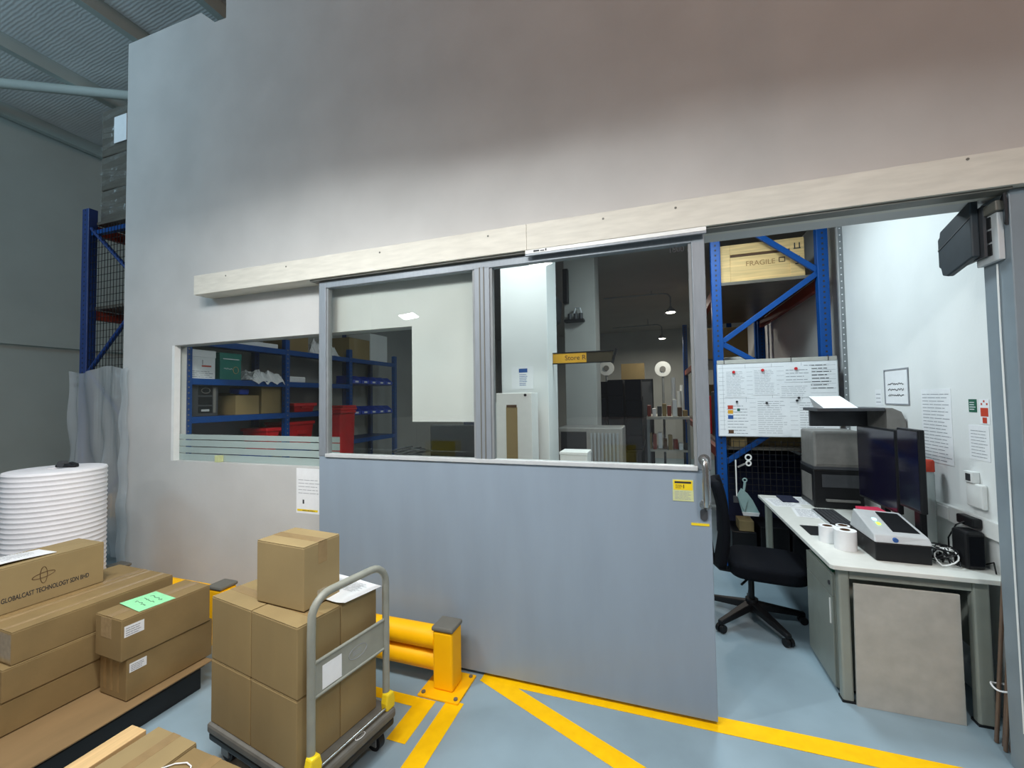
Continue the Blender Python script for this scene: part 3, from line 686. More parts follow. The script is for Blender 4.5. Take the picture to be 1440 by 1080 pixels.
# ------------------------------------------------------------------ store column and things by it
cl = struct(MB().box(-1.333, -.895, 3.6, 3.97, 0, 3.45).build('wall_column', 'wall_in', bevel=.006))
ps = thing('notice', 'clear sleeve notice with blue heading on the white column', 'notice', (-1.235, 3.5985, 1.735))
MB().box(0, .205, -.0015, 0, 0, .205).build('sleeve', 'paper', ps)
MB().box(.07, .15, -.0025, -.0015, .15, .185).build('heading', 'inkblue', ps)
lines('-y', (.075, -.0016, .03), .075, .11, 7, 'inkblue', ps, seed=9)
cb = thing('cabinet', 'pale cabinet with tall beige inset standing before the white column', 'cabinet', (-1.36, 3.34, 0))
MB().box(.07, .385, 0, .2, 0, 1.70).build('body', 'whiteplas', cb, bevel=.006)
MB().prism([(-.02, 0), (.069, 0), (.069, 1.62), (.035, 1.62)], 'y', .02, .2).build('side_board', 'whiteplas', cb)
MB().box(.16, .26, -.004, 0, .1, 1.58).build('inset', 'cardpale', cb, bevel=.002)
MB().box(.165, .255, -.007, -.003, 1.58, 1.60).build('slot', 'inkbrown', cb)
MB().cyl((.33, -.004, 1.68), (.33, .001, 1.68), .012, 14).build('knob', 'ink', cb)
lc = thing('louvred_cabinet', 'pale grey cabinet with vertical louvres and dark window right of the white column', 'cabinet', (-.93, 4.1, 0))
MB().box(0, .62, .0, .4, 0, 1.36).build('body', 'midgrey', lc, bevel=.01)
MB().box(.03, .28, -.006, 0, 1.12, 1.32).build('dark_window', 'blackplas', lc)
for k in range(8): MB().box(.32+k*.035, .337+k*.035, -.012, 0, .9, 1.31).build('louvre', 'greysteel', lc)
sb = thing('side_table', 'low dark side table inside the store behind the door glass', 'table', (-.82, 3.25, 0))
MB().box(0, .36, 0, .3, 1.06, 1.10).build('tabletop', 'blackplas', sb, bevel=.004)
for x in (.01, .32):
    for y in (.01, .26): MB().box(x, x+.03, y, y+.03, 0, 1.06).build('leg', 'blackplas', sb)
wx = thing('white_carton', 'small white box low behind the door glass beside the white column', 'box', (-.735, 3.29, 1.1005))
MB().box(0, .215, 0, .2, 0, .10).build('body', 'whiteplas', wx, bevel=.005); MB().box(-.004, .219, -.004, .204, .1, .125).build('lid', 'whiteplas', wx, bevel=.004)
dk = thing('navy_jacket', 'navy work jacket hanging left of the white column', 'jacket', (-1.62, 3.75, 0))
def jk(a, b):
    t = a*2*PI; w_ = .13+.05*b; return (w_*math.cos(t)*(1+.06*math.sin(9*t)), .09*math.sin(t)*(1+.08*math.sin(7*t+b*3)), 2.1-1.1*b)
MB().grid(jk, 40, 10).build('cloth', 'navy', dk, smooth=True)
MB().cyl((0, 0, 0), (0, 0, 2.55), .018, 10).build('stand_pole', 'blackplas', dk)
for a_ in (0, 2.1, 4.2): MB().cyl((0, 0, .04), (.22*math.cos(a_), .22*math.sin(a_), .01), .012, 8).build('foot', 'blackplas', dk)
for a_ in (.5, 2.6, 4.7): MB().tube([(0, 0, 2.3), (.08*math.cos(a_), .08*math.sin(a_), 2.32), (.1*math.cos(a_), .1*math.sin(a_), 2.38)], .009, 6).build('hook', 'silver', dk)
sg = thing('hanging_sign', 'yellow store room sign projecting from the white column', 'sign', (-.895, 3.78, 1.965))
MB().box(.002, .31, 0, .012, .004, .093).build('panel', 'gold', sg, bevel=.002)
MB().box(.31, .545, 0, .012, .004, .093).build('shaded_end', 'signshade', sg, bevel=.002)  # right part of the sign, its shade put into the colour
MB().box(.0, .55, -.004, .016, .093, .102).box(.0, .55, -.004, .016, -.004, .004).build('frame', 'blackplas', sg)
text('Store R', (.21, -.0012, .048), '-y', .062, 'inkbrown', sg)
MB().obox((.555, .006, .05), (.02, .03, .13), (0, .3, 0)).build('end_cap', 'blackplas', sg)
c2 = struct(MB().box(-1.03, -.66, 5.0, 5.4, 0, 3.45).build('wall_column', 'wall_store', bevel=.006))
ac = thing('fan_coil_unit', 'dark grey rounded machine housing mounted between the two columns', 'air unit', (-1.36, 4.95, 2.5))
MB().prism([(0, .12), (.05, .02), (.2, 0), (.29, .06), (.31, .3), (.22, .42), (0, .44)], 'y', -.3, .04).build('housing', 'darkgrey', ac, bevel=.012)
MB().box(.02, .27, -.306, -.3, .16, .19).build('louvre', 'midgrey', ac)
MB().box(.1, .16, -.2, -.15, .43, .95).build('hanger', 'greysteel', ac)
cf = thing('pipe_bracket', 'dark clamp bracket fixed on the rear grey column', 'bracket', (-.98, 4.99, 2.55))
MB().box(-.03, .2, -.1, 0, 0, .03).build('arm', 'blackplas', cf, bevel=.004)
for x in (.03, .1, .16): MB().cyl((x, -.05, .03), (x, -.05, .1), .025, 12).build('valve', 'darkgrey', cf, smooth=True)
MB().tube([(.08, -.05, .1), (.1, -.05, .17), (.15, -.05, .16), (.17, -.05, .1)], .012, 8).build('pipe_bend', 'silver', cf, smooth=True)
sp = thing('column_speaker', 'narrow black column speaker on the rear grey column', 'speaker', (-.985, 4.985, 2.78))
MB().box(-.045, .02, -.06, .014, 0, .42).build('cabinet', 'blackplas', sp, bevel=.01)
# far pendant lamps on curved arms
for i, (x, y, z, lb) in enumerate(((.265, 7.5, 3.06, 'nearer glowing pendant lamp on a curved pipe arm in the store'), (.16, 10.2, 2.98, 'farther glowing pendant lamp near the store back wall'))):
    t = thing('pendant_lamp', lb, 'lamp', (x, y, z), 0, 'store pendant lamps')
    MB().lathe([(.015, .1), (.025, .085), (.07, .035), (.09, .0), (.085, .0)], n=28).build('shade', 'greysteel', t, smooth=True)
    MB().lathe([(.02, -.012), (.06, -.01), (.075, .0), (.02, .006)], n=24).build('bulb', 'lampglow', t, smooth=True)
    MB().tube([(0, 0, .1), (0, 0, .26), (-.04, 0, .31), (-.12, 0, .33), (-1.1, 0, .33 if i == 0 else .31)], .012, 8).build('pipe_arm', 'greysteel', t, smooth=True)
    MB().cyl((-.3, 0, .33), (-.3, 0, 3.45-z), .008, 6).build('hanger', 'greysteel', t)
lamp('pendant_light', (.265, 7.4, 3.03), 22, .2, (1, .93, .82), (.265, 7.4, 0))
lamp('pendant_light', (.16, 10.2, 2.95), 30, .2, (1, .93, .82), (.16, 10.2, 0))

# ------------------------------------------------------------------ clutter deep in the store
wb = thing('work_table', 'long dark work table loaded with black goods deep in the store', 'table', (-.95, 6.2, 0))
MB().box(0, .75, 0, 1.6, .86, .90).build('tabletop', 'blackplas', wb)
for x in (.02, .68):
    for y in (.03, 1.52): MB().box(x, x+.05, y, y+.05, 0, .86).build('leg', 'blackplas', wb)
rnd = random.Random(11)
places = ['front left', 'front middle', 'front right', 'rear left', 'rear middle', 'rear right']
for k in range(6):
    x = -.92+.25*(k % 3); y = 6.25+.6*(k//3); z = .9006
    nlev = (3, 4, 4, 4, 4, 3)[k]
    for l in range(nlev):
        h = (.24, .3, .2, .26)[(k+l) % 4]
        tag(MB().box(0, .22, 0, .4, 0, h).build('black_crate', 'blackmat', bevel=.01, loc=(x+rnd.uniform(-.005, .01), y, z)),
            'black crate at %s, %s of its stack on the dark work table' % (places[k], ('bottom', 'second', 'third', 'fourth')[l]), 'crate', 'black crates on the work table'); z += h+.001
carton('brown carton topmost above the dark crates deep in the store', (-.62, 8.2, 1.98), .42, .3, .3, 0, None, 'x', 'card')
sk = thing('storage_cabinet', 'dark tall cabinet behind the work table carrying a carton', 'cabinet', (-.75, 8.1, 0))
MB().box(0, .7, 0, .5, .03, 1.979).build('body', 'blackplas', sk, bevel=.006)
MB().box(.02, .345, -.015, 0, .08, 1.93).build('door', 'darkgrey', sk); MB().box(.355, .68, -.015, 0, .08, 1.93).build('door', 'darkgrey', sk)
MB().box(.05, .65, .05, .45, 0, .03).build('plinth', 'blackplas', sk)
for x, z, lb, yy in ((-.86, 2.19, 'round white reel leaning left of the brown carton in store', 7.9), (.12, 2.14, 'round white reel right of the brown carton in store', 7.9)):
    t = thing('wall_fan', lb, 'fan', (x, yy, z), 0, 'round white fans in the store')
    MB().cyl((0, 0, 0), (0, .06, 0), .135, 32).build('disc', 'whiteplas', t, smooth=True)
    MB().cyl((0, -.012, 0), (0, 0, 0), .05, 20).build('hub', 'midgrey', t, smooth=True)
    MB().cyl((0, .03, -.13), (0, .03, -z+.02), .02, 10).build('stand', 'greysteel', t)
    MB().cyl((0, .03, -z), (0, .03, -z+.025), .16, 24).build('foot', 'greysteel', t)
tb = thing('packing_table', 'pale packing table with rolls and goods near the far pendant lamp', 'table', (-.15, 6.85, 0))
MB().box(0, .62, 0, 1.2, 1.30, 1.34).build('tabletop', 'panel', tb)
for x in (.0, .58):
    for y in (.02, 1.14): MB().box(x, x+.04, y, y+.04, 0, 1.30).build('leg', 'greysteel', tb)
MB().box(.0, .6, .05, 1.15, .8, .83).build('lower_shelf', 'panel', tb)
cols = ['redbeam', 'cardpale', 'inkbrown', 'paper', 'redbeam', 'card', 'darkgrey', 'paper']
for lv, z in enumerate((1.3406, .8306)):
    for k in range(8):
        h = rnd.uniform(.08, .26)
        w_ = rnd.uniform(.055, .068)
        tag(MB().box(0, w_, 0, .2, 0, h).build('goods_packet', cols[(k*3+lv) % 8], bevel=.006, loc=(-.14+.075*k, 6.89+rnd.uniform(0, .2), z)),
            'small packet on the %s level of the packing table, %s' % (('top', 'lower')[lv], ['far left', 'second from left', 'third from left', 'left of centre', 'right of centre', 'third from right', 'second from right', 'far right'][k]), 'packet', 'packets on the packing table')
for x, h in ((.27, .62), (.36, .40), (.41, .5)):
    tag(MB().cyl((0, 0, 0), (0, 0, h), .035, 18).build('tube_roll', 'whiteplas', smooth=True, loc=(x, 7.2+x, 1.3406)),
        {.62: 'tallest white tube roll standing on the packing table', .40: 'shortest white tube roll standing on the packing table', .5: 'middle-height white tube roll standing on the packing table'}[h], 'roll', 'white tube rolls')
# rack along the right of the store seen through door glass
def store_rack(label, x0, x1, y0, y1, top, zs, bm='redbeam'):
    t = thing('pallet_rack', label, 'rack', (x0, y0, 0))
    w_, l_ = x1-x0, y1-y0
    for x in (0, w_):
        for y in (0, l_): upright(t, x, y, top, .09)
    for z in zs:
        for x in (0, w_): MB().box(x-.025, x+.025, .08, l_, z-.1, z).build('beam', bm, t, bevel=.003)
        MB().box(.03, w_-.03, .04, l_+.04, z+.0006, z+.03).build('shelf_deck', 'wrap', t)
    return t
R = store_rack('blue pallet rack with red beams behind the whiteboard', .59, 1.485, 4.56, 7.0, 3.35, (2.74, 1.12))
for a, b in (((.22, 3.34), (.86, 2.80)), ((.86, 2.78), (.04, 2.18)), ((.04, 2.16), (.86, 1.62)), ((.86, 1.6), (.04, 1.0))):
    A, B = Vector((a[0], .035, a[1])), Vector((b[0], .035, b[1])); L = (B-A).length; ang = math.atan2(-(B.z-A.z), B.x-A.x)
    MB().obox((A+B)/2, (L, .03, .05), (0, ang, 0)).build('brace', 'bluesteel', R, bevel=.003)
R2 = store_rack('second blue rack further back along the store right side', .62, 1.485, 7.2, 9.8, 3.2, (2.2, 1.2))
for k, (y, z, h, m_, lb) in enumerate(((4.75, 1.1506, .5, 'card', 'brown carton on the rack lower deck behind the whiteboard, nearest'), (5.4, 1.1506, .55, 'blackplas', 'black box on the rack lower deck behind the whiteboard'), (6.1, 1.1506, .5, 'red', 'red box on the rack lower deck farthest from the whiteboard'), (7.4, 2.2306, .5, 'card', 'brown carton high on the farther blue rack'), (7.4, 1.2306, .6, 'card2', 'brown carton low on the farther blue rack'), (8.3, 1.2306, .5, 'navy', 'dark bundle low on the farther blue rack'))):
    tag(MB().box(0, .7, 0, .5, 0, h).build('stored_box', m_, bevel=.008, loc=(.66 if y < 7 else .68, y, z)), lb, 'box', 'boxes on the store racks')
# timber crate
cr = thing('timber_crate', 'pine timber crate with handling marks on the upper rack deck', 'crate', (.655, 4.72, 2.7706))
CW, CH, CD = .735, .405, .55
MB().box(.012, CW-.012, .014, CD, .012, CH-.012).build('boards', 'pine', cr)
for x0, x1, z0, z1 in ((0, .09, 0, CH), (CW-.12, CW, 0, CH), (.09, CW-.12, 0, .05), (.09, CW-.12, CH-.1, CH)):
    MB().box(x0, x1, 0, .014, z0, z1).build('batten', 'pine', cr, bevel=.003)
MB().box(.09, CW-.12, .011, .0138, CH-.125, CH-.1).build('gap', 'inkbrown', cr)
text('FRAGILE', (.36, .0125, .2), '-y', .07, 'stencil', cr, 'stencil')
ic = MB(); x = CW-.06
for sx in (-.02, .02): ic.box(x+sx-.005, x+sx+.005, -.0012, 0, .305, .355)
ic.box(x-.03, x+.03, -.0012, 0, .295, .305)
ic.prism([(x-.022, .225), (x+.022, .225), (x+.012, .185), (x-.012, .185)], 'y', -.0012, 0).box(x-.003, x+.003, -.0012, 0, .155, .185).box(x-.02, x+.02, -.0012, 0, .145, .155)
ic.build('handling_mark', 'ink', cr)
mb = MB().box(.52, .575, .012, .0128, .185, .235); mb.build('stencil', 'inkbrown', cr)
mb = MB().box(.528, .567, .0112, .012, .193, .222); mb.build('stencil_inner', 'pine', cr)
tag(MB().lathe([(.12, 0), (.16, .02), (.16, .12), (.13, .14)], n=20).build('wrapped_coil', 'panel', smooth=True, loc=(.78, 4.86, 1.9)), 'pale wrapped coil behind the rack brace left', 'coil')
sh = thing('rack_shelf_box', 'grey steel box carrying the wrapped coil inside the rack', 'box', (.63, 4.68, 1.652))
MB().box(0, .32, 0, .36, 0, .2475).build('body', 'greysteel', sh, bevel=.004)
# slotted angle at the wall end
an = thing('slotted_angle', 'grey perforated steel angle standing at the end of the white wall', 'steel angle', (1.585, 4.50, 0))
MB().box(0, .033, 0, .004, 0, 3.3).box(.029, .033, .004, .04, 0, 3.3).build('angle', 'greysteel', an)
mb = MB()
for k in range(50): mb.cyl((.014, -.0006, .2+k*.06), (.014, .0002, .2+k*.06), .006, 8)
mb.build('holes', 'paper', an)

# ------------------------------------------------------------------ whiteboard with papers
wbd = thing('whiteboard', 'whiteboard hung on the blue rack end frame, covered in notes', 'whiteboard', (.57, 4.525, 1.265))
MB().box(0, .975, 0, .012, 0, .725).build('panel', 'paper', wbd)
MB().box(-.003, .978, -.004, .014, .69, .727).build('top_rail', 'panel', wbd, bevel=.003)
MB().box(-.006, 0, -.003, .014, 0, .69).box(.975, .981, -.003, .014, 0, .69).box(-.006, .981, -.003, .014, -.008, 0).build('frame', 'silver', wbd)
mb = MB()
for k in range(15): mb.box(.01, .965, -.0006, 0, .06+k*.042, .062+k*.042)
for x in (.045, .24, .46, .7): mb.box(x, x+.002, -.0006, 0, .05, .68)
mb.build('ruled_lines', 'inkgrey', wbd)
lines('-y', (.72, -.0008, .43), .23, .24, 8, 'ink', wbd, 'handwriting', 31, fill=.35)
for x in (.06, .62, .91): MB().tube([(x, .02, .735), (x, .0, .74), (x, -.008, .72), (x, -.006, .69)], .003, 6).build('hook', 'ink', wbd)
WBX, WBY, WBZ = .57, 4.5235, 1.265
for k, (x, z, w_, h, lb, rows) in enumerate(((.06, .37, .19, .27, 'printed sheet pinned at the whiteboard upper left under a red magnet', 16), (.30, .385, .20, .26, 'printed sheet in the whiteboard middle under a red magnet', 15), (.56, .50, .22, .15, 'short white sheet at the whiteboard upper right under a red magnet', 4), (.06, .0, .21, .32, 'sheet with coloured colour blocks at the whiteboard lower left', 10), (.32, .01, .28, .345, 'pale printed sheet low in the whiteboard middle', 16), (.66, .04, .27, .30, 'pale printed sheet low on the whiteboard right', 12), (.52, .36, .25, .13, 'grey printed strip beneath the short sheet on whiteboard', 6))):
    t = thing('paper_sheet', lb, 'paper', (WBX+x, WBY, WBZ+z), 0, 'papers on the whiteboard')
    MB().box(0, w_, -.0012, 0, 0, h).build('sheet', 'paper', t)
    lines('-y', (.015, -.0013, .012), w_-.03, h-.03, rows, 'inkgrey', t, seed=40+k, fill=.3)
    if k == 3:
        for zz, c_ in ((.255, 'inkred'), (.21, 'gold'), (.16, 'inkblue'), (.02, 'inkbrown')):
            MB().box(.02, .065, -.0028, -.002, zz, zz+.035).build('colour_block', c_, t)
        MB().box(.1, .125, -.0028, -.002, .235, .26).build('colour_block', 'stickgreen', t)
for k, (x, z, m_, lb) in enumerate(((.14, .61, 'red', 'red magnet on the upper left whiteboard sheet'), (.385, .62, 'red', 'red magnet on the middle whiteboard sheet'), (.655, .625, 'red', 'red magnet on the short whiteboard sheet'), (.16, .325, 'ink', 'black magnet above the coloured-block sheet'), (.41, .31, 'ink', 'black magnet on the low middle sheet'), (.655, .33, 'ink', 'lower black magnet of the pair on whiteboard right'), (.67, .355, 'ink', 'upper black magnet of the pair on whiteboard right'))):
    r = .013 if m_ == 'red' else .01
    o = MB().cyl((0, -.012, 0), (0, 0, 0), r, 16).build('magnet', m_, smooth=True, loc=(WBX+x, WBY-.0025, WBZ+z)); tag(o, lb, 'magnet', 'whiteboard magnets')

# below the whiteboard: mesh panel, hung dustpan, scissors, low goods
ms = thing('mesh_panel', 'black wire mesh panel clipped on the rack below the whiteboard', 'mesh panel', (.64, 4.535, .72))
mb = MB()
for k in range(16): mb.box(.0+k*.05, .004+k*.05, 0, .004, 0, .5)
for k in range(9): mb.box(0, .754, .004, .008, .02+k*.058, .024+k*.058)
mb.build('wires', 'blackplas', ms)
dpn = thing('dustpan', 'grey-green plastic dustpan hanging below the whiteboard', 'dustpan', (.75, 4.515, .53))
MB().prism([(-.01, 0), (.115, 0), (.125, .03), (.075, .14), (.035, .2), (-.02, .25), (-.055, .18)], 'y', -.06, -.045).build('pan', 'pan', dpn, bevel=.004)
MB().prism([(-.01, 0), (.115, 0), (.125, .03), (-.02, .03)], 'y', -.075, -.06).build('lip', 'silver', dpn)
MB().prism([(-.055, .18), (-.02, .25), (.03, .15), (.0, .04)], 'y', -.075, -.06).build('side_wall', 'pan', dpn)
MB().tube([(.0, -.05, .2), (.012, -.05, .28), (.015, -.05, .31)], .011, 8).build('handle', 'pan', dpn, smooth=True)
MB().tube([(.015+.016*math.cos(a_), -.05, .325+.016*math.sin(a_)) for a_ in [2*PI*i/16 for i in range(16)]], .006, 6, True).build('hanging_loop', 'pan', dpn)
brm = thing('brush_handle', 'thin white brush handle hanging beside the dustpan', 'brush', (.695, 4.515, .7))
MB().cyl((0, -.04, 0), (0, -.04, .34), .006, 8).build('handle', 'whiteplas', brm); MB().box(-.03, .02, -.05, -.03, -.06, 0).build('bristles', 'darkgrey', brm)
sc = thing('scissors', 'white-handled scissors hung on the mesh below the whiteboard', 'scissors', (.81, 4.515, 1.03))
for dx, dz, r in ((0, .03, .024), (.0, -.025, .02)):
    MB().tube([(dx+r*math.cos(a_), 0, dz+r*1.05*math.sin(a_)) for a_ in [2*PI*i/18 for i in range(18)]], .007, 6, True).build('finger_ring', 'whiteplas', sc, smooth=True)
MB().obox((-.05, 0, -.04), (.1, .004, .016), (0, -.5, 0)).build('blade', 'steel', sc)
tag(MB().box(0, .14, 0, .14, 0, .09).build('small_carton', 'card', bevel=.003, loc=(.68, 4.60, 1.1512)), 'small brown carton just under the whiteboard left corner', 'carton')
for k, (x, w_, h, lb) in enumerate(((.68, .22, .3, 'black crate on the floor below the mesh panel, left'), (.93, .25, .36, 'black crate on the floor below the mesh panel, middle'), (1.2, .24, .3, 'black crate on the floor below the mesh panel, right'))):
    tag(MB().box(0, w_, 0, .4, 0, h).build('black_crate', 'blackplas', bevel=.008, loc=(x, 4.72, .0)), lb, 'crate', 'black crates under the rack')
bk = thing('backing_cabinet', 'dark steel cabinet filling the rack bay under the whiteboard', 'cabinet', (.66, 5.25, 0))
MB().box(0, .78, 0, .5, .0, 1.0).build('body', 'navy', bk, bevel=.005)
MB().box(.01, .385, -.012, 0, .04, .96).build('door', 'navy', bk); MB().box(.395, .77, -.012, 0, .04, .96).build('door', 'navy', bk)
tag(MB().box(0, .13, 0, .2, 0, .1).build('small_carton', 'cardpale', bevel=.003, loc=(.75, 4.74, .3006)), 'pale carton on the left black crate below the dustpan', 'carton')

# ------------------------------------------------------------------ desk
dk = thing('desk', 'pale office desk with grey-green legs against the white wall', 'desk', (.865, 2.725, 0))
MB().prism([(0.012, 0), (.714, 0), (.75, .03), (.75, 1.72), (0, 1.72), (0, .02)], 'z', .706, .73).build('desktop', 'desktop', dk, bevel=.003)
for x0, x1 in ((.04, .092), (.60, .668)):
    for y0 in (.03, 1.62):
        MB().box(x0, x1, y0, y0+.05, 0, .706).build('leg', 'deskleg', dk, bevel=.01)
        MB().box(x0-.004, x1+.004, y0-.004, y0+.054, 0, .012).build('leg_foot', 'blackplas', dk)
MB().box(.092, .60, .035, .06, .655, .706).build('apron', 'deskleg', dk)
MB().box(.092, .60, 1.63, 1.655, .655, .706).build('apron', 'deskleg', dk)
MB().box(.62, .64, .08, 1.62, .35, .706).build('modesty_panel', 'deskleg', dk)
ped = thing('pedestal_cabinet', 'grey-green pedestal with drawer and door under the desk', 'cabinet', (.90, 2.835, 0))
MB().box(.012, .45, 0, .42, .02, .64).build('body', 'deskleg', ped, bevel=.003)
MB().box(0, .0115, .002, .418, .52, .638).build('drawer', 'deskleg', ped, bevel=.002)
MB().box(0, .0115, .002, .418, .025, .516).build('door', 'deskleg', ped, bevel=.002)
MB().box(-.006, 0, .025, .032, .36, .5).build('handle', 'whiteplas', ped)
MB().cyl((-.006, .03, .585), (0, .03, .585), .012, 12).build('lock', 'darkgrey', ped)
MB().box(.03, .43, .02, .4, 0, .02).build('plinth', 'blackplas', ped)
tag(MB().box(0, .25, 0, .34, 0, .028).build('folder', 'stickgreen', bevel=.004, loc=(.915, 2.87, .6406)), 'dark green folder on the pedestal under the desktop', 'folder')
bd = thing('leaning_board', 'large grey board leaning between the front legs of desk', 'board', (.962, 2.748, 0))
MB().hexa([(0, -.008, 0), (.448, -.008, 0), (.448, .006, 0), (0, .006, 0), (0, -.03, .645), (.435, -.03, .645), (.435, -.016, .645), (0, -.016, .645)]).build('board', 'panel', bd, bevel=.002)
MB().hexa([(-.0, -.0085, .0), (.05, -.0085, .0), (.05, -.008, .0), (0, -.008, .0), (0, -.0305, .645), (.05, -.0305, .645), (.05, -.03, .645), (0, -.03, .645)]).build('edge_strip', 'panel', bd)
for k, (x, y, x1, y1, r) in enumerate(((1.470, 2.655, 1.516, 2.60, .008), (1.485, 2.63, 1.53, 2.585, .009), (1.470, 2.60, 1.522, 2.562, .008), (1.493, 2.60, 1.54, 2.56, .010))):
    tag(MB().cyl((0, 0, .004), (x1-x, y1-y, 1.05-.06*k), r, 10).build('metal_pole', 'copper', smooth=True, loc=(x, y, 0)),
        ['longest brown metal pole leaning behind the right jamb, nearest the desk', 'brown metal pole second from the desk behind the right jamb', 'brown metal pole third from the desk, front of the bundle', 'shortest brown metal pole nearest the jamb edge'][k], 'pole', 'metal poles behind the jamb')
tag(MB().tube([(1.455+.035*math.cos(a_)+.025, 2.615+.04*math.sin(a_), .28+.004*math.sin(3*a_)) for a_ in [2*PI*i/24 for i in range(24)]], .004, 6, True).build('binding_wire', 'paper', smooth=True), 'white tie around the bundle of metal poles', 'tie')

# ------------------------------------------------------------------ things on the desk
DZ = .7305
lp = thing('label_printer', 'silver and black desktop label printer near the desk front edge', 'printer', (1.12, 2.865, DZ), -.02)
MB().prism([(0, 0), (.26, 0), (.33, .01), (.33, .1), (.0, .1)], 'x', .0, .245).build('lower_body', 'blackplas', lp, bevel=.006)
tp = MB(); V = [(-.004, -.004, .1005), (.10, -.006, .1005), (.249, -.004, .1005), (.249, .334, .1005), (-.004, .334, .1005), (.0, .015, .14), (.09, .012, .142), (.245, .02, .136), (.235, .31, .20), (.01, .31, .21)]
f_ = [tp.b.verts.new(v) for v in V]
for q_ in ((0, 1, 2, 3, 4), (5, 6, 7, 8, 9), (0, 1, 6, 5), (1, 2, 7, 6), (2, 3, 8, 7), (3, 4, 9, 8), (4, 0, 5, 9)): tp.b.faces.new([f_[i] for i in q_])
tp.build('top_cover', 'silver', lp, bevel=.006)
MB().hexa([(.10, .05, .14), (.225, .06, .138), (.215, .28, .19), (.11, .28, .195), (.10, .05, .152), (.225, .06, .147), (.215, .28, .198), (.11, .28, .204)]).build('lid_window', 'blackplas', lp)
MB().box(.06, .075, .12, .15, .165, .174).build('status_light', emit('green_light', (160, 255, 60), 2.5), lp); MB().box(.06, .075, .17, .2, .175, .186).build('status_light', emit('cyan_light', (170, 240, 255), 2), lp)
MB().cyl((.09, -.005, .118), (.09, .008, .120), .012, 16).build('maker_mark', 'inkblue', lp)
def roll(label, x, y, h, r):
    t = thing('label_roll', label, 'label roll', (x, y, DZ), 0, 'label rolls on the desk')
    MB().lathe([(r, 0), (r, h), (.026, h), (.024, h-.012), (.02, h-.012)], n=36).build('roll', 'paper', t, smooth=True)
    MB().lathe([(.025, h-.011), (.025, h+.001), (.021, h+.001), (.021, h-.01)], n=24).build('core', 'inkbrown', t)
roll('front white label roll beside the label printer', 1.04, 3.03, .112, .055)
roll('left rear white label roll on the desk', .99, 3.15, .098, .046); roll('right rear white label roll behind the front one', 1.072, 3.155, .105, .036)
pd = thing('mouse_pad', 'black mouse pad left of the label rolls', 'mouse pad', (.93, 3.26, DZ)); MB().box(0, .16, 0, .22, 0, .003).build('pad', 'blackplas', pd)
MB().tube([(.12+.01*math.cos(a_), .05+.008*math.sin(a_), .0035) for a_ in [2*PI*i/12 for i in range(12)]], .0015, 4, True).build('ring_mark', 'silver', pd)
kb = thing('keyboard', 'black keyboard lying before the monitors on the desk', 'keyboard', (1.12, 3.50, DZ), -.04)
MB().box(0, .15, 0, .44, 0, .018).build('base', 'blackplas', kb, bevel=.004)
mb = MB()
for i in range(5):
    for j in range(15): mb.box(.012+i*.026, .034+i*.026, .012+j*.028, .036+j*.028, .018, .024)
mb.build('keys', 'darkgrey', kb)
MB().box(-.003, .0, .01, .43, .0, .02).build('front_trim', 'silver', kb)
for k, (x, y, r, lb) in enumerate(((.90, 4.02, .05, 'spread printed paper at the far left desk corner'), (.98, 3.72, -.12, 'printed paper with ruled lines before the far desk papers'), (1.07, 4.12, .1, 'white paper beside the black printer on desk'))):
    t = thing('paper_sheet', lb, 'paper', (x, y, DZ+.0006*k), r, 'papers on the desk')
    MB().box(0, .21, 0, .29, 0, .0006).build('sheet', 'paper', t); lines('top', (.02, .02, .0006), .17, .24, 10, 'inkgrey', t, seed=60+k, th=.0003)
tag(MB().box(0, .12, 0, .22, 0, .014).build('notebook', 'navy', bevel=.003, loc=(1.0, 4.18, DZ+.0022)), 'closed black notebook on the far desk papers', 'notebook')
dt = thing('document_tray', 'black document tray behind the label printer under the left monitor', 'tray', (1.27, 3.22, DZ))
MB().box(0, .12, 0, .24, 0, .01).box(0, .006, 0, .24, .01, .13).box(.114, .12, 0, .24, .01, .13).box(.006, .114, .232, .24, .01, .13).box(0, .12, 0, .24, .13, .138).build('shell', 'blackplas', dt)
rd = thing('document_folder', 'pink-red folder lying on the black tray behind the label printer', 'folder', (1.265, 3.215, DZ+.1386), .05)
MB().hexa([(0, 0, 0), (.13, 0, 0), (.13, .25, 0), (0, .25, 0), (0, 0, .005), (.13, 0, .005), (.13, .25, .022), (0, .25, .022)]).build('cover', 'pink', rd, bevel=.002)
# monitors
def monitor(label, c, w_, z0, z1, rz, base):
    t = thing('monitor', label, 'monitor', (c[0], c[1], DZ), rz, 'desk monitors')
    MB().box(-.012, .018, -w_/2, w_/2, z0-DZ, z1-DZ).build('housing', 'blackplas', t, bevel=.006)
    MB().box(-.0128, -.0118, -w_/2+.012, w_/2-.012, z0-DZ+.016, z1-DZ-.012).build('screen', 'screen', t)
    MB().box(.018, .05, -.03, .03, .02, z1-DZ-.1).build('stand', 'blackplas', t, bevel=.004)
    MB().box(-.002, .11, -.09, .09, 0, .014).build('base', 'blackplas', t, bevel=.004)
monitor('left black monitor with dim violet screen facing the chair', (1.405, 3.51), .53, .90, 1.42, 0, .1)
monitor('right black monitor, turned slightly, nearer the desk front edge', (1.395, 3.09), .23, .97, 1.44, .0, .1)
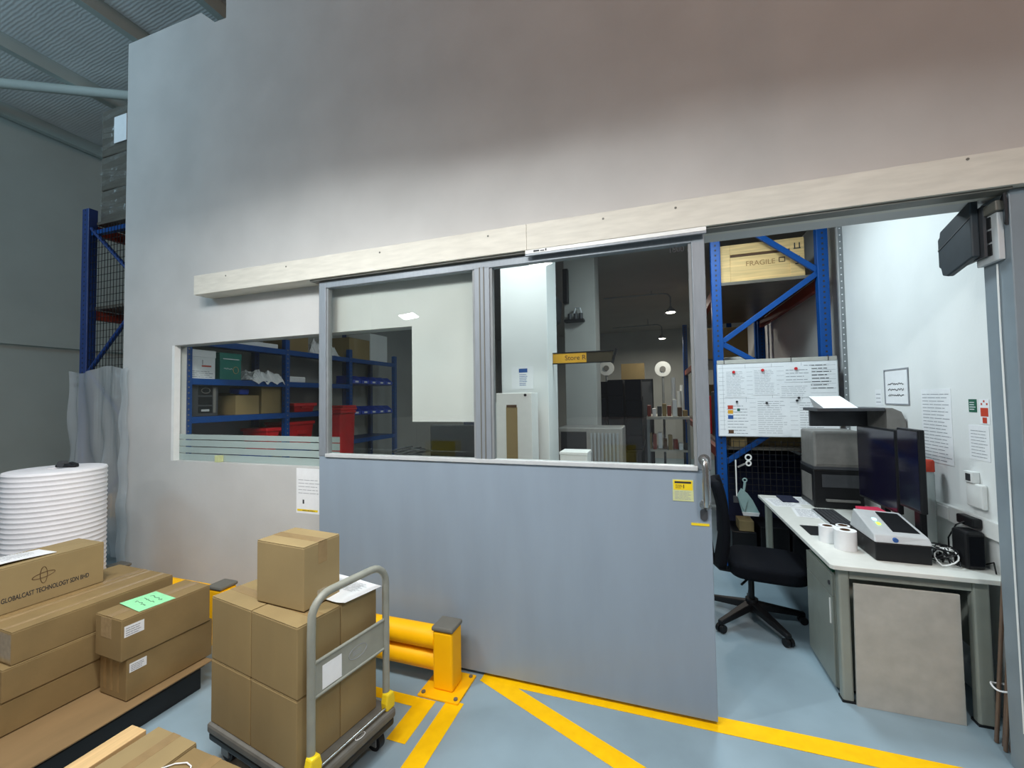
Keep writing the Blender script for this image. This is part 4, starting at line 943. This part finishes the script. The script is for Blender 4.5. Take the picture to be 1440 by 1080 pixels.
# printers tower
p2 = thing('desk_printer', 'dark desktop printer at the far end of desk', 'printer', (1.19, 4.05, DZ))
MB().box(0, .34, 0, .33, 0, .31).build('body', 'blackplas', p2, bevel=.01)
MB().box(.06, .32, -.006, 0, .17, .27).build('front_panel', 'darkgrey', p2); MB().box(.08, .3, -.03, 0, .06, .075).build('paper_tray', 'midgrey', p2)
MB().box(-.003, 0, .04, .28, .05, .26).build('side_panel', 'midgrey', p2)
b3 = thing('storage_box', 'grey plastic box stacked on the dark desk printer', 'box', (1.20, 4.05, DZ+.3206))
MB().box(0, .33, 0, .32, 0, .30).build('body', 'midgrey', b3, bevel=.015)
MB().box(.015, .30, -.004, 0, .03, .28).build('front_panel', 'midgrey', b3, bevel=.003); MB().box(-.006, .336, -.006, .326, -.01, .012).build('base_rim', 'darkgrey', b3)
sf = thing('wall_shelf', 'dark grey shelf with rounded end fixed on the white wall', 'shelf', (1.10, 3.60, 1.40))
MB().box(0, .40, 0, .32, .125, .148).build('board', 'darkgrey', sf, bevel=.004)
arc = [(.515, 0)]+[(.515, .05)]+[(.425+.09*math.cos(t), .055+.09*math.sin(t)) for t in [i/8*PI/2 for i in range(9)]]+[(.04, .145), (.04, .0)]
MB().prism(arc, 'y', .30, .33).build('back_panel', 'darkgrey', sf, bevel=.002)
MB().prism([(.405, 0), (.515, 0), (.515, .05), (.49, .12), (.44, .147), (.405, .147)], 'y', 0, .29).build('end_block', 'midgrey', sf, bevel=.004)
pt = thing('paper_stack', 'white papers propped on the dark wall shelf', 'paper', (1.11, 3.605, 1.5485))
MB().hexa([(.03, 0, 0), (.235, 0, 0), (.235, .2, 0), (.03, .2, 0), (.03, .002, .003), (.235, .002, .003), (.20, .2, .085), (-.0, .2, .085)]).build('sheets', 'paper', pt)
spk = thing('desk_speaker', 'small black speaker at the right end of the desk', 'speaker', (1.50, 2.845, DZ), .15)
MB().box(0, .085, 0, .10, 0, .195).build('cabinet', 'blackplas', spk, bevel=.014); MB().box(.01, .075, -.002, 0, .02, .17).build('grille', 'blackmat', spk)
# cables
cbx = thing('cable_heap', 'tangle of black and white cables right of the label printer', 'cables', (1.385, 2.925, DZ))
for k in range(9):
    rr = random.Random(70+k); a0 = rr.uniform(0, 6); pts = []
    for i in range(24):
        t = i*.42; r = .03+.024*math.sin(t*.7+k)
        pts.append((r*math.cos(t+a0)+.055, r*1.3*math.sin(t+a0)+.03*math.sin(k), .006+.075*abs(math.sin(t*.45+k))))
    MB().tube(pts, .0035, 6).build('cable', 'blackplas' if k % 4 else 'whiteplas', cbx, smooth=True)
cd = MB().tube([(1.585, 2.80, DZ+.006), (1.60, 2.84, DZ+.05), (1.605, 2.9, DZ+.02), (1.58, 2.95, DZ+.006), (1.54, 3.0, DZ+.006)], .0035, 6)
tag(cd.build('speaker_cable', 'blackplas', smooth=True), 'single black cable behind the desk speaker', 'cable')
bt = thing('clear_bottle', 'clear tall bottle with red cap behind the right monitor', 'bottle', (1.55, 3.26, DZ))
MB().lathe([(.03, 0), (.032, .02), (.032, .42), (.026, .46), (.026, .48)], n=24).build('body', 'clear', bt, smooth=True)
MB().lathe([(.034, .44), (.034, .50), (.028, .51)], n=24).build('cap', 'inkred', bt, smooth=True)

# ------------------------------------------------------------------ right wall things (wall plane x = 1.62)
def wallpaper_(label, y_near, y_far, z0, z1, rows, seed, cat='notice', m='paper', ink='inkgrey', name='notice'):
    t = thing(name, label, cat, (1.6195, y_far, z0))
    w_ = y_far-y_near; MB().box(-.0014, 0, -w_, 0, 0, z1-z0).build('sheet', m, t)
    if rows: lines('-x', (-.0015, -.015, .012), w_-.03, z1-z0-.03, rows, ink, t, seed=seed, fill=.32)
    return t
pc = wallpaper_('framed pencil sketch notice on the white wall above the shelf', 3.56, 3.88, 1.575, 1.815, 0, 1)
MB().box(-.006, 0, -.32, -.31, 0, .24).box(-.006, 0, -.01, 0, 0, .24).box(-.006, 0, -.32, 0, -.008, 0).box(-.006, 0, -.32, 0, .24, .248).build('frame', 'inkgrey', pc)
o = scribble(3, .05, .26, .06, .14, 0, .003, 9).build('sketch', 'ink', pc)
for v in o.data.vertices: v.co = (-.0025+v.co.z*.3, -v.co.x, v.co.y)
wallpaper_('long printed notice in the middle of the white wall', 3.14, 3.43, 1.22, 1.67, 20, 22)
gs = wallpaper_('small dark green safety sticker on the white wall', 2.935, 2.995, 1.54, 1.61, 0, 1, 'sticker', 'stickgreen')
lines('-x', (-.0015, -.008, .01), .044, .05, 4, 'paper', gs, seed=3)
rs = wallpaper_('small sheet with orange print beside the green sticker', 2.845, 2.915, 1.48, 1.61, 0, 1, 'sticker', 'paper')
flat(MB(), '-x', (-.0015, 0, 0), .008, .062, .04, .085, .0006).build('print', 'inkred', rs); flat(MB(), '-x', (-.0015, 0, 0), .02, .05, .005, .035, .0006).build('print', 'inkred', rs)
for u, v in ((.012, .1), (.03, .115), (.05, .1)): flat(MB(), '-x', (-.0015, 0, 0), u, u+.01, v, v+.01, .0006).build('print', 'inkred', rs)
wallpaper_('narrow printed list under the green sticker on white wall', 2.855, 3.005, 1.285, 1.53-.06, 9, 24)
wallpaper_('small blank printed slip left of the sketch on white wall', 3.93, 4.03, 1.56, 1.68, 3, 26)
tk_ = thing('wall_intercom', 'cream wall phone box with dark display on the white wall', 'intercom', (1.6195, 3.01, 1.03))
MB().box(-.025, 0, -.125, -.0, 0, .13).build('body', 'whiteplas', tk_, bevel=.008); MB().box(-.032, 0, -.07, 0, .13, .19).build('display_box', 'whiteplas', tk_, bevel=.004)
MB().box(-.0335, -.032, -.055, -.018, .14, .178).build('display', 'ink', tk_)
tn = thing('cable_trunking', 'white cable trunking with sockets along the white wall above the desk', 'trunking', (1.6195, 3.45, .90))
MB().box(-.03, 0, -.92, 0, 0, .09).build('channel', 'whiteplas', tn, bevel=.003)
for y in (-.2, -.42): MB().box(-.036, -.03, y-.1, y, .008, .082).build('socket', 'whiteplas', tn, bevel=.003)
pg = thing('power_adapter', 'black power adapter plugged into the white trunking', 'adapter', (1.575, 2.88, .955)); MB().box(-.03, .013, 0, .13, -.02, .03).build('body', 'blackplas', pg, bevel=.008)
MB().tube([(-.03, .06, 0), (-.06, .07, -.02), (-.08, .1, -.1), (-.07, .12, -.19)], .004, 6).build('cable', 'blackplas', pg, smooth=True)
# reader / screen unit on the jamb
su = thing('wall_terminal', 'black flat terminal on a metal bracket high beside the right jamb', 'terminal', (1.40, 2.46, 2.22))
MB().prism([(.0, .30), (.0, .04), (.18, .0), (.215, .012), (.225, .05), (.24, .06), (.24, .20), (.225, .21), (.22, .235)], 'x', -.03, 0).build('panel', 'slate', su, bevel=.006)
MB().prism([(.0, .22), (.235, .14), (.235, .146), (.0, .226)], 'x', -.032, -.03).build('panel_seam', 'darkgrey', su)
MB().box(.001, .016, -.02, .15, .03, .26).build('backplate', 'darkgrey', su)
MB().box(.017, .039, -.075, .06, .0, .21).build('bracket', 'silver', su, bevel=.003)
for z in (.03, .09, .15): MB().box(.012, .019, -.04, -.02, z, z+.05).build('vent', 'blackplas', su)
MB().cyl((.02, -.08, .235), (.02, -.07, .235), .008, 12).build('indicator', 'led', su)
MB().box(.005, .036, -.09, .02, .2105, .255).build('junction', 'capgrey', su, bevel=.004)
for k in range(3): MB().tube([(.03, -.06, .24), (.034-.008*k, -.1-.01*k, .25+.01*k), (.036, -.096, .2-.03*k), (.036, -.09, .15)], .005, 6).build('wire', 'ink', su, smooth=True)
wc = MB().tube([(1.4355, 2.43, 2.21), (1.4355, 2.432, 1.9), (1.4352, 2.428, 1.5), (1.4355, 2.43, 1.0), (1.4355, 2.426, .2)], .0035, 6)
tag(wc.build('jamb_cable', 'whiteplas', smooth=True), 'thin white cable running down the inner jamb face', 'cable')
s = thing('warning_sticker', 'small red and yellow sticker on the right jamb front', 'sticker', (1.478, 2.3545, 1.56))
MB().box(0, .05, -.0012, 0, 0, .075).build('sheet', 'paper', s); MB().box(.004, .046, -.002, -.0012, .03, .07).build('red_block', 'inkred', s); MB().box(.004, .046, -.002, -.0012, .004, .027).build('yellow_block', 'gold', s)
s = thing('door_latch', 'black recessed latch plate on the right jamb front', 'latch', (1.488, 2.3545, 1.10))
MB().box(0, .04, -.004, 0, 0, .115).build('plate', 'blackplas', s, bevel=.003); MB().box(.01, .03, -.007, -.004, .03, .085).build('catch', 'darkgrey', s)
# notice on the wall left of the door
nt_ = thing('notice', 'white notice with small print on the wall left of the sliding door', 'notice', (-2.553, 2.4625, .83))
MB().box(0, .31, -.0014, 0, 0, .33).build('sheet', 'paper', nt_); lines('-y', (.02, -.0015, .14), .2, .12, 5, 'inkgrey', nt_, seed=33, fill=.25)
MB().box(.06, .075, -.0022, -.0014, .07, .10).build('print', 'ink', nt_); MB().box(.01, .2, -.0022, -.0014, .015, .03).build('print', 'yelplas', nt_)
lines('-y', (.06, -.0024, .016), .14, .013, 1, 'ink', nt_, 'print', 8)

# ------------------------------------------------------------------ swivel chair
sw = thing('office_chair', 'black swivel office chair with five-star base by the desk', 'chair', (.625, 3.54, 0), -.12)
for k in range(5):
    a_ = 2*PI*k/5+.277; c_, s_ = math.cos(a_), math.sin(a_)
    L = MB(); p = [(.03, .125), (.17, .105), (.30, .072)]
    L.hexa([(.03*c_-.03*s_, .03*s_+.03*c_, .085), (.03*c_+.03*s_, .03*s_-.03*c_, .085), (.35*c_+.018*s_, .35*s_-.018*c_, .05), (.35*c_-.018*s_, .35*s_+.018*c_, .05),
            (.03*c_-.03*s_, .03*s_+.03*c_, .14), (.03*c_+.03*s_, .03*s_-.03*c_, .14), (.35*c_+.018*s_, .35*s_-.018*c_, .082), (.35*c_-.018*s_, .35*s_+.018*c_, .082)])
    lg_ = L.build('base_arm', 'blackplas', sw, bevel=.008)
    for off in (-.016, .016):
        q_ = Vector((.335*c_-off*s_, .335*s_+off*c_, .027)); dd_ = Vector((-s_, c_, 0))*.011
        MB().cyl(q_-dd_, q_+dd_, .027, 18).build('caster', 'blackplas', lg_, smooth=True)
MB().cyl((0, 0, .07), (0, 0, .16), .042, 20).build('hub', 'blackplas', sw, smooth=True)
MB().cyl((0, 0, .16), (0, 0, .34), .02, 16).build('gas_lift', 'blackplas', sw, smooth=True)
MB().box(-.08, .15, -.09, .09, .33, .37).build('mechanism', 'blackplas', sw, bevel=.006)
MB().cyl((-.02, -.09, .335), (-.07, -.2, .325), .008, 8).build('lever', 'blackplas', sw, smooth=True)
def seat_shape():
    o = [];
    for i in range(32):
        t = 2*PI*i/32; c_, s_ = math.cos(t), math.sin(t); n_ = 4
        o.append((.25*math.copysign(abs(c_)**(2/n_), c_)+.03, .255*math.copysign(abs(s_)**(2/n_), s_)))
    return o
MB().prism([(x+.07, y) for x, y in seat_shape()], 'z', .37, .47).build('seat', 'blackmat', sw, bevel=.03, seg=4)
def back(a, b):
    y = (a-.5)*.44*(1-.25*b**3); z = .42+.60*b; x = -.185-.03*b+.05*math.sin(b*3)-.06*(1-(2*a-1)**2)*.6; return (x, y, z)
MB().grid(back, 14, 16).build('backrest', 'blackmat', sw, solid=.045, smooth=True)
MB().tube([(-.08, 0, .345), (-.2, 0, .35), (-.255, 0, .40), (-.27, 0, .55)], .022, 10).build('back_post', 'blackplas', sw, smooth=True)

# ------------------------------------------------------------------ lamp fittings
for x, lb in ((-2.3, 'long tube lamp hanging in the hall above the left cartons'), (-.75, 'long tube lamp hanging in the hall above the sliding door front')):
    t = thing('tube_lamp', lb, 'lamp', (x, .72, 3.2)); MB().box(-.52, .52, -.06, .06, 0, .05).build('housing', 'whiteplas', t, bevel=.006)
    for u in (-.4, .4): MB().cyl((u, 0, .05), (u, 0, 6.02+.1*(x+u+9)-3.2), .004, 6).build('hanging_wire', 'darkgrey', t)
# wrapped loads standing further back in the hall, seen mirrored in the door glass
for x, y, w_, h, lb in ((-5.4, -3.0, 2.3, 1.28, 'pale wrapped load at the left rear of the hall, mirrored in the door glass'), (-1.6, -3.0, 1.9, 1.26, 'pale wrapped load behind the viewer, mirrored in the right door glass')):
    t = thing('wrapped_load', lb, 'pallet load', (x, y, 0), 0, None)
    MB().box(0, w_, -.8, 0, .14, h).build('body', 'foam', t, bevel=.02)
    for k in range(3): MB().box(.05+k*(w_-.2)/2, .15+k*(w_-.2)/2, -.78, -.02, 0, .139).build('runner', 'slat', t)
    MB().box(w_*.35, w_*.65, .001, .004, .5, .8).build('label_sheet', 'yelplas', t)

for x, y, z, lb in ((-1.25, .05, 3.25, 'flood lamp hanging on a rod in the hall near the viewer'), (-4.2, -1.78, 3.2, 'flood lamp hanging on a rod in the hall at left rear'), (1.1, .5, 3.2, 'flood lamp hanging on a rod in the hall right of the viewer')):
    t = thing('flood_lamp', lb, 'lamp', (x, y, z))
    MB().box(-.14, .14, -.1, .1, .01, .07).build('housing', 'darkgrey', t, bevel=.01); MB().cyl((0, 0, .07), (0, 0, 6.02+.1*(x+9)-z), .008, 8).build('hanging_rod', 'darkgrey', t)
for x, y, lb in ((.5, 3.6, 'ceiling light over the office desk'), (-2.6, 4.3, 'ceiling light over the store shelving'), (-1.1, 2.92, 'ceiling light just inside the sliding door')):
    t = thing('ceiling_light', lb, 'lamp', (x, y, 3.37)); MB().box(-.32, .32, -.17, .17, .0, .079).build('housing', 'whiteplas', t, bevel=.006)
